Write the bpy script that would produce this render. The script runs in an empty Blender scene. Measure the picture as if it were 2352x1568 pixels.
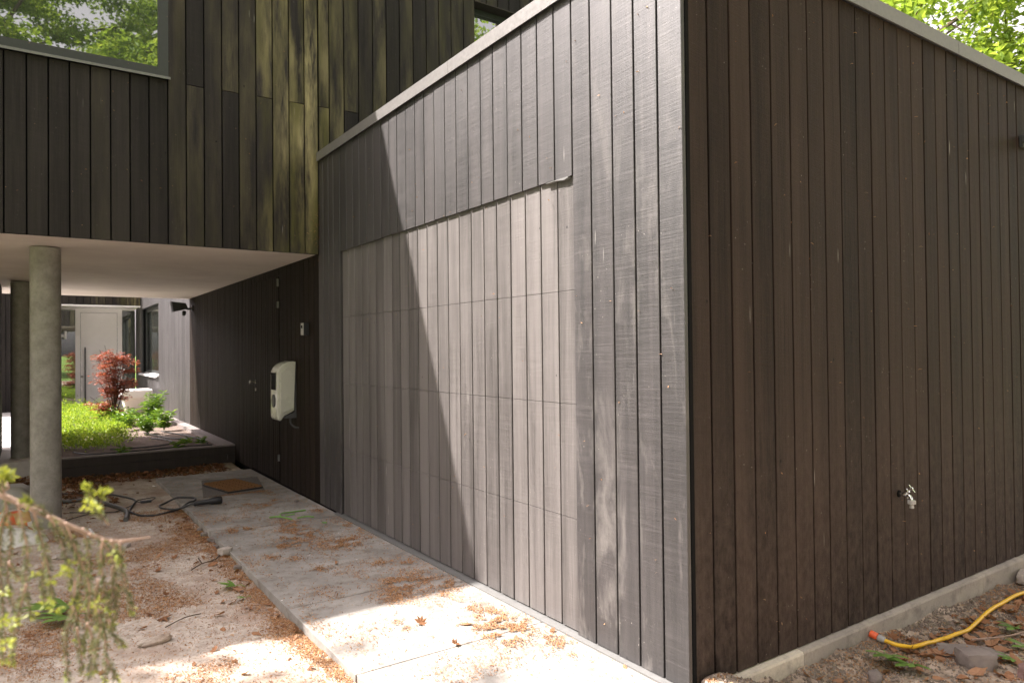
import bpy, bmesh, math, random
import numpy as np
from mathutils import Vector, Matrix, Euler
random.seed(7); rng = np.random.default_rng(11)
sc = bpy.context.scene
R = math.radians

# ------------------------------------------------------------------ camera
F_PX = 1619.02; CAM = np.array([-2.2053, -1.9674, 1.4])
yaw, pitch, roll = R(-34.4527), R(0.6663), R(0.5916)
fw = np.array([math.sin(-yaw)*math.cos(pitch), math.cos(yaw)*math.cos(pitch), math.sin(pitch)])
r0 = np.cross(fw, [0, 0, 1]); r0 /= np.linalg.norm(r0); u0 = np.cross(r0, fw)
cr = r0*math.cos(roll)-u0*math.sin(roll); cu = np.cross(cr, fw)
cd = bpy.data.cameras.new('camera'); co = bpy.data.objects.new('camera', cd); sc.collection.objects.link(co)
co.matrix_world = Matrix(((cr[0], cu[0], -fw[0], CAM[0]), (cr[1], cu[1], -fw[1], CAM[1]), (cr[2], cu[2], -fw[2], CAM[2]), (0, 0, 0, 1)))
cd.sensor_width = 36; cd.lens = 36*F_PX/2352; cd.clip_end = 1500; cd.clip_start = 0.05
cd.dof.use_dof = True; cd.dof.focus_distance = 3.9; cd.dof.aperture_fstop = 4.0
sc.camera = co
def at(x, y, d):                      # a point d metres in front of the viewpoint
    return CAM+(fw+cr*(x-1176)/F_PX-cu*(y-784)/F_PX)*d

# ------------------------------------------------------------------ sky, sun, exposure
SUN = np.array([-.52, .34, .80]); SUN /= np.linalg.norm(SUN)
w = bpy.data.worlds.new('World'); sc.world = w; w.use_nodes = True
nt = w.node_tree; nt.nodes.clear()
sky = nt.nodes.new('ShaderNodeTexSky'); sky.sky_type = 'NISHITA'; sky.sun_disc = False
sky.sun_elevation = math.asin(SUN[2]); sky.sun_rotation = math.atan2(SUN[0], SUN[1]); sky.air_density = 1.0; sky.dust_density = 4.0; sky.ozone_density = 1.0
hs = nt.nodes.new('ShaderNodeHueSaturation'); hs.inputs['Saturation'].default_value = 0.12; hs.inputs['Value'].default_value = 1.35
bg = nt.nodes.new('ShaderNodeBackground'); bg.inputs[1].default_value = 0.10
wo = nt.nodes.new('ShaderNodeOutputWorld')
nt.links.new(sky.outputs[0], hs.inputs['Color']); mw = nt.nodes.new('ShaderNodeMix'); mw.data_type = 'RGBA'; mw.blend_type = 'MULTIPLY'; mw.inputs[0].default_value = 1; mw.inputs[7].default_value = (1.07, .955, .985, 1); nt.links.new(hs.outputs[0], mw.inputs[6]); nt.links.new(mw.outputs[2], bg.inputs[0]); nt.links.new(bg.outputs[0], wo.inputs[0])
sl = bpy.data.lights.new('sun', 'SUN'); sl.energy = 4.3; sl.angle = R(0.55); sl.color = (1, .925, .875)
so = bpy.data.objects.new('sun', sl); sc.collection.objects.link(so)
so.rotation_euler = Vector(SUN).to_track_quat('Z', 'Y').to_euler(); so.location = (-10, 7, 16)
sc.view_settings.view_transform = 'Standard'; sc.view_settings.look = 'None'
sc.view_settings.exposure = 2.05; sc.view_settings.gamma = 1
sc.cycles.use_denoising = True; sc.cycles.max_bounces = 8; sc.cycles.diffuse_bounces = 5; sc.cycles.transparent_max_bounces = 8
sc.cycles.sample_clamp_indirect = 6

# ------------------------------------------------------------------ helpers
def link(o): sc.collection.objects.link(o); return o
def tag(o, label=None, cat=None, group=None, kind=None):
    for k, v in (('label', label), ('category', cat), ('group', group), ('kind', kind)):
        if v: o[k] = v
    return o
def thing(name, loc, label, cat, group=None, rotz=0):
    o = link(bpy.data.objects.new(name, None)); o.location = loc; o.rotation_euler = (0, 0, rotz); o.empty_display_size = .1
    return tag(o, label, cat, group)
def put(o, parent):
    if parent is not None:
        o.parent = parent
        L = Vector((0, 0, 0)); p = parent
        while p is not None: L += p.location; p = p.parent
        o.location = o.location-L
    return o
def fast(name, V, Fc, mat, parent=None, bid=None, smooth=False, world=True):
    """mesh from numpy arrays, all faces with the same corner count; world=True: V in world metres"""
    V = np.asarray(V, np.float32); Fc = np.asarray(Fc, np.int32); n, k = Fc.shape
    me = bpy.data.meshes.new(name)
    me.vertices.add(len(V)); me.vertices.foreach_set('co', V.ravel())
    me.loops.add(n*k); me.loops.foreach_set('vertex_index', Fc.ravel())
    me.polygons.add(n); me.polygons.foreach_set('loop_start', np.arange(0, n*k, k, dtype=np.int32))
    me.update(calc_edges=True)
    if bid is not None:
        a = me.attributes.new('bid', 'FLOAT', 'FACE'); a.data.foreach_set('value', np.asarray(bid, np.float32))
    me.polygons.foreach_set('use_smooth', np.full(n, smooth))
    me.materials.append(mat); me.validate()
    o = link(bpy.data.objects.new(name, me))
    return put(o, parent) if world else setp(o, parent)
def setp(o, parent):
    if parent is not None: o.parent = parent
    return o
class MB:
    """collects faces of any size into one mesh"""
    def __init__(s): s.v = []; s.f = []; s.b = []
    def add(s, vs, fs, b=0.5):
        n = len(s.v); s.v += [tuple(map(float, q)) for q in vs]; s.f += [tuple(i+n for i in f) for f in fs]; s.b += [b]*len(fs)
    def box(s, a, c, b=0.5):
        x0, y0, z0 = a; x1, y1, z1 = c
        s.add([(x0, y0, z0), (x1, y0, z0), (x1, y1, z0), (x0, y1, z0), (x0, y0, z1), (x1, y0, z1), (x1, y1, z1), (x0, y1, z1)],
              [(0, 3, 2, 1), (4, 5, 6, 7), (0, 1, 5, 4), (1, 2, 6, 5), (2, 3, 7, 6), (3, 0, 4, 7)], b)
    def prism(s, pts, d, b=0.5):
        """pts: closed 3-D outline, d: extrusion vector"""
        n = len(pts); P = [np.array(p, float) for p in pts]; Q = [p+np.array(d, float) for p in P]
        s.add(P+Q, [tuple(range(n))[::-1], tuple(range(n, 2*n))]+[(i, (i+1) % n, n+(i+1) % n, n+i) for i in range(n)], b)
    def tube(s, path, rad, k=10, b=0.5, cap=True):
        P = [np.array(p, float) for p in path]; m = len(P)
        if not hasattr(rad, '__len__'): rad = [rad]*m
        ref = None; rings = []
        for i in range(m):
            t = P[min(i+1, m-1)]-P[max(i-1, 0)]; t /= (np.linalg.norm(t)+1e-9)
            if ref is None: ref = np.array([0, 0, 1.]) if abs(t[2]) < .9 else np.array([1., 0, 0])
            a = ref-t*(ref@t); a /= (np.linalg.norm(a)+1e-9); ref = a; c = np.cross(t, a)
            rings += [P[i]+rad[i]*(a*math.cos(2*math.pi*j/k)+c*math.sin(2*math.pi*j/k)) for j in range(k)]
        fs = [(i*k+j, i*k+(j+1) % k, (i+1)*k+(j+1) % k, (i+1)*k+j) for i in range(m-1) for j in range(k)]
        if cap: fs += [tuple(range(k))[::-1], tuple(range((m-1)*k, m*k))]
        s.add(rings, fs, b)
    def lathe(s, prof, origin, axis=(0, 0, 1), k=24, b=0.5):
        """prof: (radius, distance along axis)"""
        A = np.array(axis, float); A /= np.linalg.norm(A); t = np.array([0, 0, 1.]) if abs(A[2]) < .9 else np.array([1., 0, 0])
        e = np.cross(A, t); e /= np.linalg.norm(e); g = np.cross(A, e); O = np.array(origin, float)
        vs = [O+A*h+r*(e*math.cos(2*math.pi*j/k)+g*math.sin(2*math.pi*j/k)) for r, h in prof for j in range(k)]; m = len(prof)
        fs = [(i*k+j, (i+1)*k+j, (i+1)*k+(j+1) % k, i*k+(j+1) % k) for i in range(m-1) for j in range(k)]
        fs += [tuple(range(k)), tuple(range((m-1)*k, m*k))[::-1]]
        s.add(vs, fs, b)
    def build(s, name, mat, parent=None, smooth=False, world=True, bevel=0):
        me = bpy.data.meshes.new(name); me.from_pydata(s.v, [], s.f); me.materials.append(mat)
        a = me.attributes.new('bid', 'FLOAT', 'FACE'); a.data.foreach_set('value', np.array(s.b, np.float32))
        bm = bmesh.new(); bm.from_mesh(me); bmesh.ops.recalc_face_normals(bm, faces=bm.faces)
        if bevel:
            es = [e for e in bm.edges if len(e.link_faces) == 2 and e.calc_face_angle(0) > .5]
            bmesh.ops.bevel(bm, geom=es, offset=bevel, segments=3, profile=.6, affect='EDGES')
        bm.to_mesh(me); bm.free()
        if smooth:
            me.polygons.foreach_set('use_smooth', np.full(len(me.polygons), True))
            me.set_sharp_from_angle(angle=R(38))
        o = link(bpy.data.objects.new(name, me))
        return put(o, parent) if world else setp(o, parent)
def noise2(x, y, seed=0):
    x = np.asarray(x, float); y = np.asarray(y, float)
    xi = np.floor(x).astype(np.int64); yi = np.floor(y).astype(np.int64); xf = x-xi; yf = y-yi
    def h(a, b):
        n = (a*374761393+b*668265263+seed*974634777) & 0xffffffff
        n = ((n ^ (n >> 13))*1274126177) & 0xffffffff
        return ((n ^ (n >> 16)) & 0xffff)/65535.0
    s = xf*xf*(3-2*xf); t = yf*yf*(3-2*yf)
    return (h(xi, yi)*(1-s)+h(xi+1, yi)*s)*(1-t)+(h(xi, yi+1)*(1-s)+h(xi+1, yi+1)*s)*t
def fbm(x, y, o=4, seed=0):
    a = 0; w_ = .5
    for i in range(o): a = a+w_*noise2(x*2**i, y*2**i, seed+i); w_ *= .5
    return a/(1-.5**o)

# ------------------------------------------------------------------ materials
class N:
    def __init__(s, name):
        s.m = bpy.data.materials.new(name); s.m.use_nodes = True; s.t = s.m.node_tree; s.t.nodes.clear()
        s.out = s.n('ShaderNodeOutputMaterial'); s.b = s.n('ShaderNodeBsdfPrincipled'); s.l(s.b.outputs[0], s.out.inputs[0])
        s.tc = s.n('ShaderNodeTexCoord')
    def n(s, t, **k):
        q = s.t.nodes.new(t)
        for a, b in k.items(): setattr(q, a, b)
        return q
    def l(s, a, b): s.t.links.new(a, b)
    def val(s, sock, v):
        if hasattr(v, 'links'): s.l(v, sock)
        elif isinstance(v, (tuple, list)) and len(v) == 3 and sock.type == 'RGBA': sock.default_value = (*v, 1)
        else: sock.default_value = v
    def map(s, scale, loc=(0, 0, 0), src=None, rot=(0, 0, 0)):
        q = s.n('ShaderNodeMapping'); q.inputs['Scale'].default_value = scale; q.inputs['Location'].default_value = loc; q.inputs['Rotation'].default_value = rot
        s.l(src or s.tc.outputs['Object'], q.inputs[0]); return q.outputs[0]
    def noise(s, vec, scale=1, detail=4, rough=.55, dist=0):
        q = s.n('ShaderNodeTexNoise'); s.l(vec, q.inputs['Vector']); q.inputs['Scale'].default_value = scale
        q.inputs['Detail'].default_value = detail; q.inputs['Roughness'].default_value = rough; q.inputs['Distortion'].default_value = dist
        return q.outputs[0]
    def voro(s, vec, scale, feature='F1'):
        q = s.n('ShaderNodeTexVoronoi', feature=feature); s.l(vec, q.inputs['Vector']); q.inputs['Scale'].default_value = scale; return q.outputs['Distance']
    def ramp(s, fac, stops):
        q = s.n('ShaderNodeValToRGB'); e = q.color_ramp.elements
        while len(e) < len(stops): e.new(.5)
        for i, (p, c) in enumerate(stops): e[i].position = p; e[i].color = (*c, 1) if not isinstance(c, (int, float)) else (c, c, c, 1)
        s.l(fac, q.inputs[0]); return q.outputs[0]
    def mix(s, fac, a, b, mode='MIX'):
        q = s.n('ShaderNodeMix', data_type='RGBA', blend_type=mode); s.val(q.inputs[0], fac); s.val(q.inputs[6], a); s.val(q.inputs[7], b); return q.outputs[2]
    def math(s, op, a, b=0, c=0, clamp=False):
        q = s.n('ShaderNodeMath', operation=op, use_clamp=clamp); s.val(q.inputs[0], a); s.val(q.inputs[1], b)
        if op in ('MULTIPLY_ADD', 'SMOOTHSTEP'): s.val(q.inputs[2], c)
        return q.outputs[0]
    def mr(s, v, a, b, c=0, d=1):
        q = s.n('ShaderNodeMapRange'); s.val(q.inputs[0], v); q.inputs[1].default_value = a; q.inputs[2].default_value = b; q.inputs[3].default_value = c; q.inputs[4].default_value = d; return q.outputs[0]
    def bid(s, name='bid'):
        return s.n('ShaderNodeAttribute', attribute_name=name).outputs['Fac']
    def bump(s, h, strength=.3, dist=.01, prev=None):
        q = s.n('ShaderNodeBump'); q.inputs['Strength'].default_value = strength; q.inputs['Distance'].default_value = dist
        s.l(h, q.inputs['Height'])
        if prev is not None: s.l(prev, q.inputs['Normal'])
        return q.outputs[0]
    def set(s, **k):
        for a, b in k.items(): s.val(s.b.inputs[a.replace('_', ' ')], b)
        return s.m
def simple(name, col, rough=.5, metal=0, var=.15, scale=30, bumpv=0, spec=.5):
    q = N(name); n = q.noise(q.map((1, 1, 1)), scale, 5)
    c = q.mix(q.mr(n, .3, .7), tuple(v*(1-var) for v in col), tuple(min(1, v*(1+var)) for v in col))
    q.set(Base_Color=c, Roughness=q.mr(n, .2, .8, max(0, rough-.06), min(1, rough+.06)), Metallic=metal, Specular_IOR_Level=spec)
    if bumpv: q.set(Normal=q.bump(n, bumpv, .004))
    return q.m
def wood(name, dark, light, rough=.5, algae=0, scuff=0, spec=.5, sheenbump=.35, specks=.5, shear=.12, dust=.3, sawc=.5, gc=1.0, low_bounce=0):
    """dark stained sawn board; bid = the board's own number"""
    q = N(name); b = q.bid(); off = q.n('ShaderNodeCombineXYZ'); q.l(q.math('MULTIPLY', b, 37.0), off.inputs[0]); q.l(q.math('MULTIPLY', b, 91.0), off.inputs[2])
    va = q.n('ShaderNodeVectorMath', operation='ADD'); q.l(q.tc.outputs['Object'], va.inputs[0]); q.l(off.outputs[0], va.inputs[1]); P = va.outputs[0]
    grain = q.noise(q.map((75, 75, 1.6), src=P), 1, 7, .62, .6)
    ring = q.noise(q.map((24, 24, .9), src=P), 1, 3, .5, 1.6)
    ringw = q.n('ShaderNodeMath', operation='SINE'); q.l(q.math('MULTIPLY', ring, 70.0), ringw.inputs[0])
    sx = q.n('ShaderNodeSeparateXYZ'); q.l(P, sx.inputs[0])
    zz = q.math('ADD', sx.outputs[2], q.math('MULTIPLY', q.math('ADD', sx.outputs[0], sx.outputs[1]), shear))
    cz = q.n('ShaderNodeCombineXYZ'); q.l(sx.outputs[0], cz.inputs[0]); q.l(sx.outputs[1], cz.inputs[1]); q.l(zz, cz.inputs[2])
    saw = q.noise(q.map((2.4, 2.4, 130), src=cz.outputs[0]), 1, 6, .75)
    fac = q.math('ADD', q.math('MULTIPLY', grain, .6), q.math('MULTIPLY', b, .38))
    fac = q.math('ADD', fac, q.math('MULTIPLY', ringw.outputs[0], .05*gc))
    wide = q.noise(q.map((15, 15, .5), src=P), 1, 4, .6, .8)
    fac = q.math('ADD', fac, q.math('MULTIPLY', q.math('SUBTRACT', wide, .5), .9*gc))
    col = q.mix(q.mr(fac, .2, .8), dark, light)
    sawm = q.math('MULTIPLY', q.mr(saw, .50, .72), q.mr(wide, .35, .65, .3, 1))
    col = q.mix(q.math('MULTIPLY', sawm, sawc, clamp=True), col, tuple(min(1, v*2.6) for v in light))
    big = q.noise(q.map((2.2, 2.2, .8)), 1, 4, .6)
    col = q.mix(q.mr(big, .35, .7, 0, .3), col, tuple(min(1, v*1.4) for v in light))
    W = q.tc.outputs['Object']; sw = q.n('ShaderNodeSeparateXYZ'); q.l(W, sw.inputs[0])
    if algae:
        gx = q.math('SUBTRACT', 1.0, q.math('ABSOLUTE', q.math('DIVIDE', q.math('SUBTRACT', sw.outputs[0], -.10), .72)), clamp=True)
        an = q.noise(q.map((9, 9, 1.3), src=P), 1, 6, .65)
        am = q.math('MULTIPLY', q.mr(q.math('ADD', q.math('MULTIPLY', gx, .42), q.math('MULTIPLY', b, .24)), .2, .56), q.mr(an, .38, .62), clamp=True)
        wm = q.math('MULTIPLY', q.math('MULTIPLY', q.mr(an, .40, .62), q.mr(b, .1, .9)), q.mr(sw.outputs[0], -1.5, -.8, .02, .34)); am = q.math('MAXIMUM', am, wm)
        al = q.noise(q.map((3, 3, .6), src=P), 1, 3)
        col = q.mix(q.math('MULTIPLY', am, algae, clamp=True), col, q.mix(q.mr(al, .4, .65), (.09, .084, .025), (.40, .345, .18)))
    if scuff:
        sn = q.noise(q.map((5.5, 5.5, 1.6), loc=(3, 1, 0)), 1, 8, .68, .5)
        sm = q.math('MULTIPLY', q.mr(sn, .52, .78), q.mr(sw.outputs[2], 2.6, .2, .25, 1))
        sm = q.math('MULTIPLY', sm, q.mr(sw.outputs[1], .71, .715, 1, .35))
        col = q.mix(q.math('MULTIPLY', sm, scuff, clamp=True), col, (.24, .22, .2))
    v = q.voro(q.map((1, 1, .6)), 42); vm = q.noise(q.map((3, 3, 3)), 1, 3)
    sp = q.math('MULTIPLY', q.mr(v, .085, .05), q.mr(vm, .5, .66), clamp=True)
    col = q.mix(q.math('MULTIPLY', sp, specks, clamp=True), col, (.4, .37, .33))
    v2 = q.voro(q.map((22, 22, 1.7)), 1); vm2 = q.noise(q.map((1.5, 1.5, 1.5), loc=(5, 5, 5)), 1, 2)
    sp2 = q.math('MULTIPLY', q.mr(v2, .09, .04), q.mr(vm2, .55, .66), clamp=True)
    col = q.mix(q.math('MULTIPLY', sp2, specks*.8, clamp=True), col, (.45, .43, .4))
    dn = q.noise(q.map((1, 1, 1)), 420, 2); col = q.mix(q.mr(dn, .64, .78, 0, dust), col, (.24, .205, .175))
    kn = q.voro(q.map((1, 1, .8), loc=(9, 4, 2)), 5.5); km = q.math('MULTIPLY', q.mr(kn, .040, .028), q.mr(q.noise(q.map((2, 2, 2), loc=(1, 7, 3)), 1, 2), .44, .5), clamp=True); col = q.mix(km, col, (.004, .003, .003))
    if low_bounce:  # warm light off the ground, painted into the colour of the lower boards
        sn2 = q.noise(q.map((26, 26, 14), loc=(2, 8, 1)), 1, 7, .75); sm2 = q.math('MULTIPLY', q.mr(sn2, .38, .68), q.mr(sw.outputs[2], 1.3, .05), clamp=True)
        col = q.mix(q.math('MULTIPLY', sm2, low_bounce, clamp=True), col, (.105, .078, .062))
    hmap = q.math('ADD', q.math('MULTIPLY', saw, 1.0), q.math('MULTIPLY', grain, .6))
    q.set(Base_Color=col, Roughness=q.mr(q.math('ADD', saw, q.math('MULTIPLY', big, .5)), .4, 1.1, rough-.1, rough+.12), Specular_IOR_Level=spec, Normal=q.bump(hmap, sheenbump, .004))
    return q.m
M = {}
M['wood_front'] = wood('dark_stained_boards_front', (.0055, .0046, .0045), (.028, .0238, .0235), .53, scuff=.75, sheenbump=.3, specks=.9, spec=1.0, shear=.02, dust=.10, sawc=.6, gc=1.9)
M['wood_door'] = wood('dark_stained_boards_door', (.034, .0295, .0275), (.116, .105, .100), .50, sheenbump=.3, specks=.7, spec=.9, shear=.02, dust=.12, sawc=.16, gc=1.5)
M['wood_side'] = wood('dark_stained_boards_side', (.0095, .006, .0048), (.0345, .0225, .0175), .64, sheenbump=.5, specks=.8, spec=.14, dust=.25, sawc=.25, gc=1.3, low_bounce=.6)
M['wood_house'] = wood('dark_stained_boards_house', (.0085, .007, .0068), (.030, .0255, .024), .62, algae=.9, sheenbump=.35, specks=.5, spec=.2, dust=.15, sawc=.2)
M['wood_passage'] = wood('dark_stained_boards_passage', (.004, .0028, .0021), (.022, .0155, .0115), .62, sheenbump=.4, specks=.8, spec=.1, dust=.08, sawc=.2, gc=1.3)
M['gap'] = simple('black_backing', (.006, .006, .006), .9, spec=.1)
M['coping'] = simple('anthracite_aluminium', (.19, .183, .176), .5, .45, .12, 60)
M['frame'] = simple('dark_grey_window_frame', (.034, .037, .036), .45, 0, .08, 40)
M['sillm'] = simple('grey_sill', (.17, .17, .165), .45, .2, .08, 40)
M['white_sill'] = simple('pale_stone_sill', (.55, .54, .53), .6)
M['white'] = simple('white_lacquer', (.90, .875, .85), .35, 0, .02, 8)
M['black_plastic'] = simple('black_plastic', (.018, .018, .02), .4)
M['rubber'] = simple('black_rubber', (.03, .03, .032), .5, 0, .25, 15, .2)
M['grey_pipe'] = simple('grey_pipe', (.085, .083, .08), .5, 0, .3, 12, .2)
M['chrome'] = simple('chrome', (.75, .75, .73), .16, 1, .05)
M['steel'] = simple('brushed_steel', (.34, .32, .29), .4, 1, .1)
M['cream'] = simple('cream_plastic', (.50, .495, .43), .28, 0, .02, 5)
M['dgrey'] = simple('dark_grey_plastic', (.06, .06, .062), .45)
M['grey_plastic'] = simple('grey_plastic', (.36, .35, .33), .5, 0, .1, 30)
M['orange_plastic'] = simple('orange_plastic', (.75, .12, .035), .5, 0, .1, 30)
M['darkbrown'] = wood('dark_brown_planks', (.016, .011, .009), (.035, .026, .021), .7, specks=.3)
q = N('display_glass'); q.set(Base_Color=(.01, .012, .012), Roughness=.06, Specular_IOR_Level=.8); M['display'] = q.m
def glassm(name, g):
    q = N(name); q.t.nodes.remove(q.b)
    d = q.n('ShaderNodeBsdfPrincipled'); d.inputs['Base Color'].default_value = (.012, .016, .014, 1); d.inputs['Roughness'].default_value = .3
    gl = q.n('ShaderNodeBsdfGlossy'); gl.inputs['Roughness'].default_value = .012; gl.inputs['Color'].default_value = (.86, .9, .86, 1)
    lw = q.n('ShaderNodeLayerWeight'); lw.inputs[0].default_value = .35
    wv = q.noise(q.map((1.3, 1.3, 1.3)), 1, 1); bp = q.bump(wv, .02, .05); q.l(bp, gl.inputs['Normal'])
    mx = q.n('ShaderNodeMixShader'); q.l(q.mr(lw.outputs['Fresnel'], 0, 1, g, 1), mx.inputs[0]); q.l(d.outputs[0], mx.inputs[1]); q.l(gl.outputs[0], mx.inputs[2]); q.l(mx.outputs[0], q.out.inputs[0])
    return q.m
M['glass'] = glassm('reflective_window_glass', .30)
def plaster():
    q = N('soffit_plaster'); n = q.noise(q.map((1.2, 1.2, 1)), 1, 8, .65); f = q.noise(q.map((1, 1, 1)), 150, 3)
    c = q.mix(q.mr(n, .35, .65), (.66, .585, .54), (.80, .725, .675))
    v = q.voro(q.map((1, 1, 1)), 9); c = q.mix(q.math('MULTIPLY', q.mr(v, .05, .02), .5, clamp=True), c, (.1, .08, .06))
    q.set(Base_Color=c, Roughness=.85, Normal=q.bump(f, .15, .002)); return q.m
M['plaster'] = plaster()
def concrete(name, a, b, rough=.8, sc_=1, stain=(.2, .17, .14), st=.3, specks=True):
    q = N(name); n = q.noise(q.map((sc_*2.2,)*3), 1, 7, .65); f = q.noise(q.map((1, 1, 1)), 110*sc_, 5, .7); m = q.noise(q.map((9*sc_,)*3), 1, 6, .7)
    c = q.mix(q.mr(n, .32, .68), a, b); c = q.mix(q.mr(f, .35, .7, 0, .3), c, tuple(v*.62 for v in a)); c = q.mix(q.mr(m, .5, .72, 0, st), c, stain)
    if specks:
        v = q.voro(q.map((1, 1, 1)), 13*sc_); vm = q.noise(q.map((4, 4, 4)), 1, 2)
        c = q.mix(q.math('MULTIPLY', q.mr(v, .1, .07), q.mr(vm, .5, .62), clamp=True), c, (.62, .6, .57))
    q.set(Base_Color=c, Roughness=rough, Specular_IOR_Level=.3, Normal=q.bump(q.math('ADD', f, m), .25, .004)); return q.m
M['slab'] = concrete('paving_concrete', (.19, .178, .163), (.39, .368, .335), .78, stain=(.13, .105, .08), st=.9)
M['paver'] = concrete('courtyard_concrete', (.42, .40, .375), (.52, .495, .47), .8, specks=False)
M['plinth'] = concrete('plinth_concrete', (.54, .48, .385), (.64, .575, .47), .75, stain=(.13, .10, .09), st=.5, specks=False)
M['plinth_dark'] = concrete('plinth_concrete_damp', (.28, .25, .22), (.44, .385, .32), .75, stain=(.10, .085, .08), st=.6, specks=False)
M['column'] = concrete('column_finish', (.22, .207, .185), (.36, .343, .31), .42, 4.5, stain=(.17, .16, .142), st=.6, specks=False)
M['rock'] = concrete('grey_rock', (.17, .14, .125), (.27, .23, .205), .9, 4, specks=False)
M['rock_pale'] = concrete('pale_stone', (.36, .31, .27), (.46, .41, .36), .9, 4, specks=False)
M['rock_red'] = concrete('reddish_stone', (.2, .12, .105), (.27, .17, .15), .9, 3, specks=False)
def ground_mat():
    q = N('sandy_soil'); P = q.map((1, 1, 1)); sw = q.n('ShaderNodeSeparateXYZ'); q.l(q.tc.outputs['Object'], sw.inputs[0])
    n = q.noise(q.map((1.6, 1.6, 1.6)), 1, 7, .65); f = q.noise(P, 60, 6, .7); g = q.noise(P, 14, 6, .7, .4)
    c = q.mix(q.mr(g, .3, .7), (.36, .305, .255), (.60, .53, .46))
    c = q.mix(q.mr(n, .45, .64, 0, .65), c, q.mix(q.mr(f, .35, .65), (.20, .115, .075), (.33, .22, .155)))
    c = q.mix(q.mr(f, .52, .75, 0, .65), c, (.11, .075, .055))
    # garden soil by the side wall, far lawn
    side = q.math('MULTIPLY', q.mr(sw.outputs[0], -.02, .05), q.mr(sw.outputs[1], .05, -.0), clamp=True)
    c = q.mix(side, c, q.mix(q.mr(g, .35, .65), (.20, .15, .112), (.46, .37, .29)))
    lawn = q.math('MAXIMUM', q.mr(q.math('ADD', sw.outputs[1], q.math('MULTIPLY', n, 1.2)), -6.8, -7.8), q.mr(sw.outputs[0], 8.5, 10.0), clamp=True)
    lawn = q.math('MAXIMUM', lawn, q.mr(sw.outputs[0], -9, -10.5), clamp=True)
    lawn = q.math('MAXIMUM', lawn, q.mr(sw.outputs[1], 24, 25), clamp=True)
    c = q.mix(lawn, c, q.mix(q.mr(g, .3, .7), (.09, .155, .03), (.15, .23, .055)))
    q.set(Base_Color=c, Roughness=.95, Specular_IOR_Level=.15, Normal=q.bump(q.math('ADD', f, g), .55, .012)); return q.m
M['ground'] = ground_mat()
def leafm(name, cols, trans=.45, rough=.45, spec=.4):
    q = N(name); b = q.bid(); st = [(i/(len(cols)-1), c) for i, c in enumerate(cols)]
    c = q.ramp(b, st); q.set(Base_Color=c, Roughness=rough, Specular_IOR_Level=spec)
    if trans:
        tr = q.n('ShaderNodeBsdfTranslucent'); q.l(q.mix(1.0, c, (1.25, 1.15, .55), 'MULTIPLY'), tr.inputs[0])
        mx = q.n('ShaderNodeMixShader'); mx.inputs[0].default_value = trans; q.l(q.b.outputs[0], mx.inputs[1]); q.l(tr.outputs[0], mx.inputs[2]); q.l(mx.outputs[0], q.out.inputs[0])
    return q.m
M['leaf'] = leafm('tree_leaves', [(.10, .18, .03), (.20, .30, .06), (.33, .42, .11)], .55)
M['leaf_dark'] = leafm('dark_tree_leaves', [(.03, .07, .014), (.055, .11, .02), (.09, .15, .03)], .4)
M['leaf_red'] = leafm('red_maple_leaves', [(.10, .028, .018), (.24, .05, .035), (.42, .12, .085), (.22, .10, .035)], .35)
M['leaf_shrub'] = leafm('shrub_leaves', [(.06, .14, .02), (.12, .23, .035), (.19, .30, .05)], .4, .35)
M['leaf_cover'] = leafm('ground_cover_leaves', [(.12, .22, .025), (.22, .35, .04), (.36, .45, .09)], .5)
M['leaf_green'] = leafm('fresh_fallen_leaf', [(.10, .19, .035), (.17, .29, .06)], .25)
M['leaf_dry'] = leafm('dry_leaf', [(.11, .055, .03), (.25, .12, .06), (.38, .22, .13)], .15, .7, .2)
M['litter'] = leafm('blossom_litter', [(.14, .065, .034), (.33, .165, .078), (.50, .30, .155), (.29, .185, .13)], .1, .8, .1)
M['needle'] = leafm('conifer_needles', [(.045, .055, .022), (.10, .115, .045), (.20, .215, .10)], .25)
M['bud'] = leafm('fresh_conifer_tips', [(.22, .27, .035), (.38, .42, .09)], .3)
M['bark'] = simple('bark', (.10, .075, .055), .9, 0, .4, 14, .6, .1)
M['twig'] = simple('twig_bark', (.30, .21, .165), .8, 0, .25, 40, .3, .2)
def hosem():
    q = N('yellow_hose'); b = q.bid(); s_ = q.ramp(b, [(0, (.72, .42, .02)), (.3, (.8, .52, .03)), (.5, (.45, .10, .02)), (.55, (.8, .5, .03)), (1, (.72, .42, .03))])
    q.t.nodes[s_.node.name].color_ramp.interpolation = 'CONSTANT'
    q.set(Base_Color=s_, Roughness=.35); return q.m
M['hose'] = hosem()
M['stalk'] = simple('green_stalk', (.13, .28, .05), .45, 0, .2, 20)
def matm():
    q = N('coir_brush'); f = q.noise(q.map((1, 1, 1)), 260, 4, .7); c = q.mix(q.mr(f, .3, .7), (.10, .045, .018), (.30, .15, .055))
    q.set(Base_Color=c, Roughness=.95, Normal=q.bump(f, .8, .006)); return q.m
M['coir'] = matm()
def gridm():
    q = N('ribbed_rubber_grid'); v = q.voro(q.map((1, 1, 1)), 95); c = q.mix(q.mr(v, .2, .55), (.035, .03, .026), (.135, .12, .105)); q.set(Base_Color=c, Roughness=.8, Normal=q.bump(v, .6, .004)); return q.m
M['grid'] = gridm()
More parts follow.
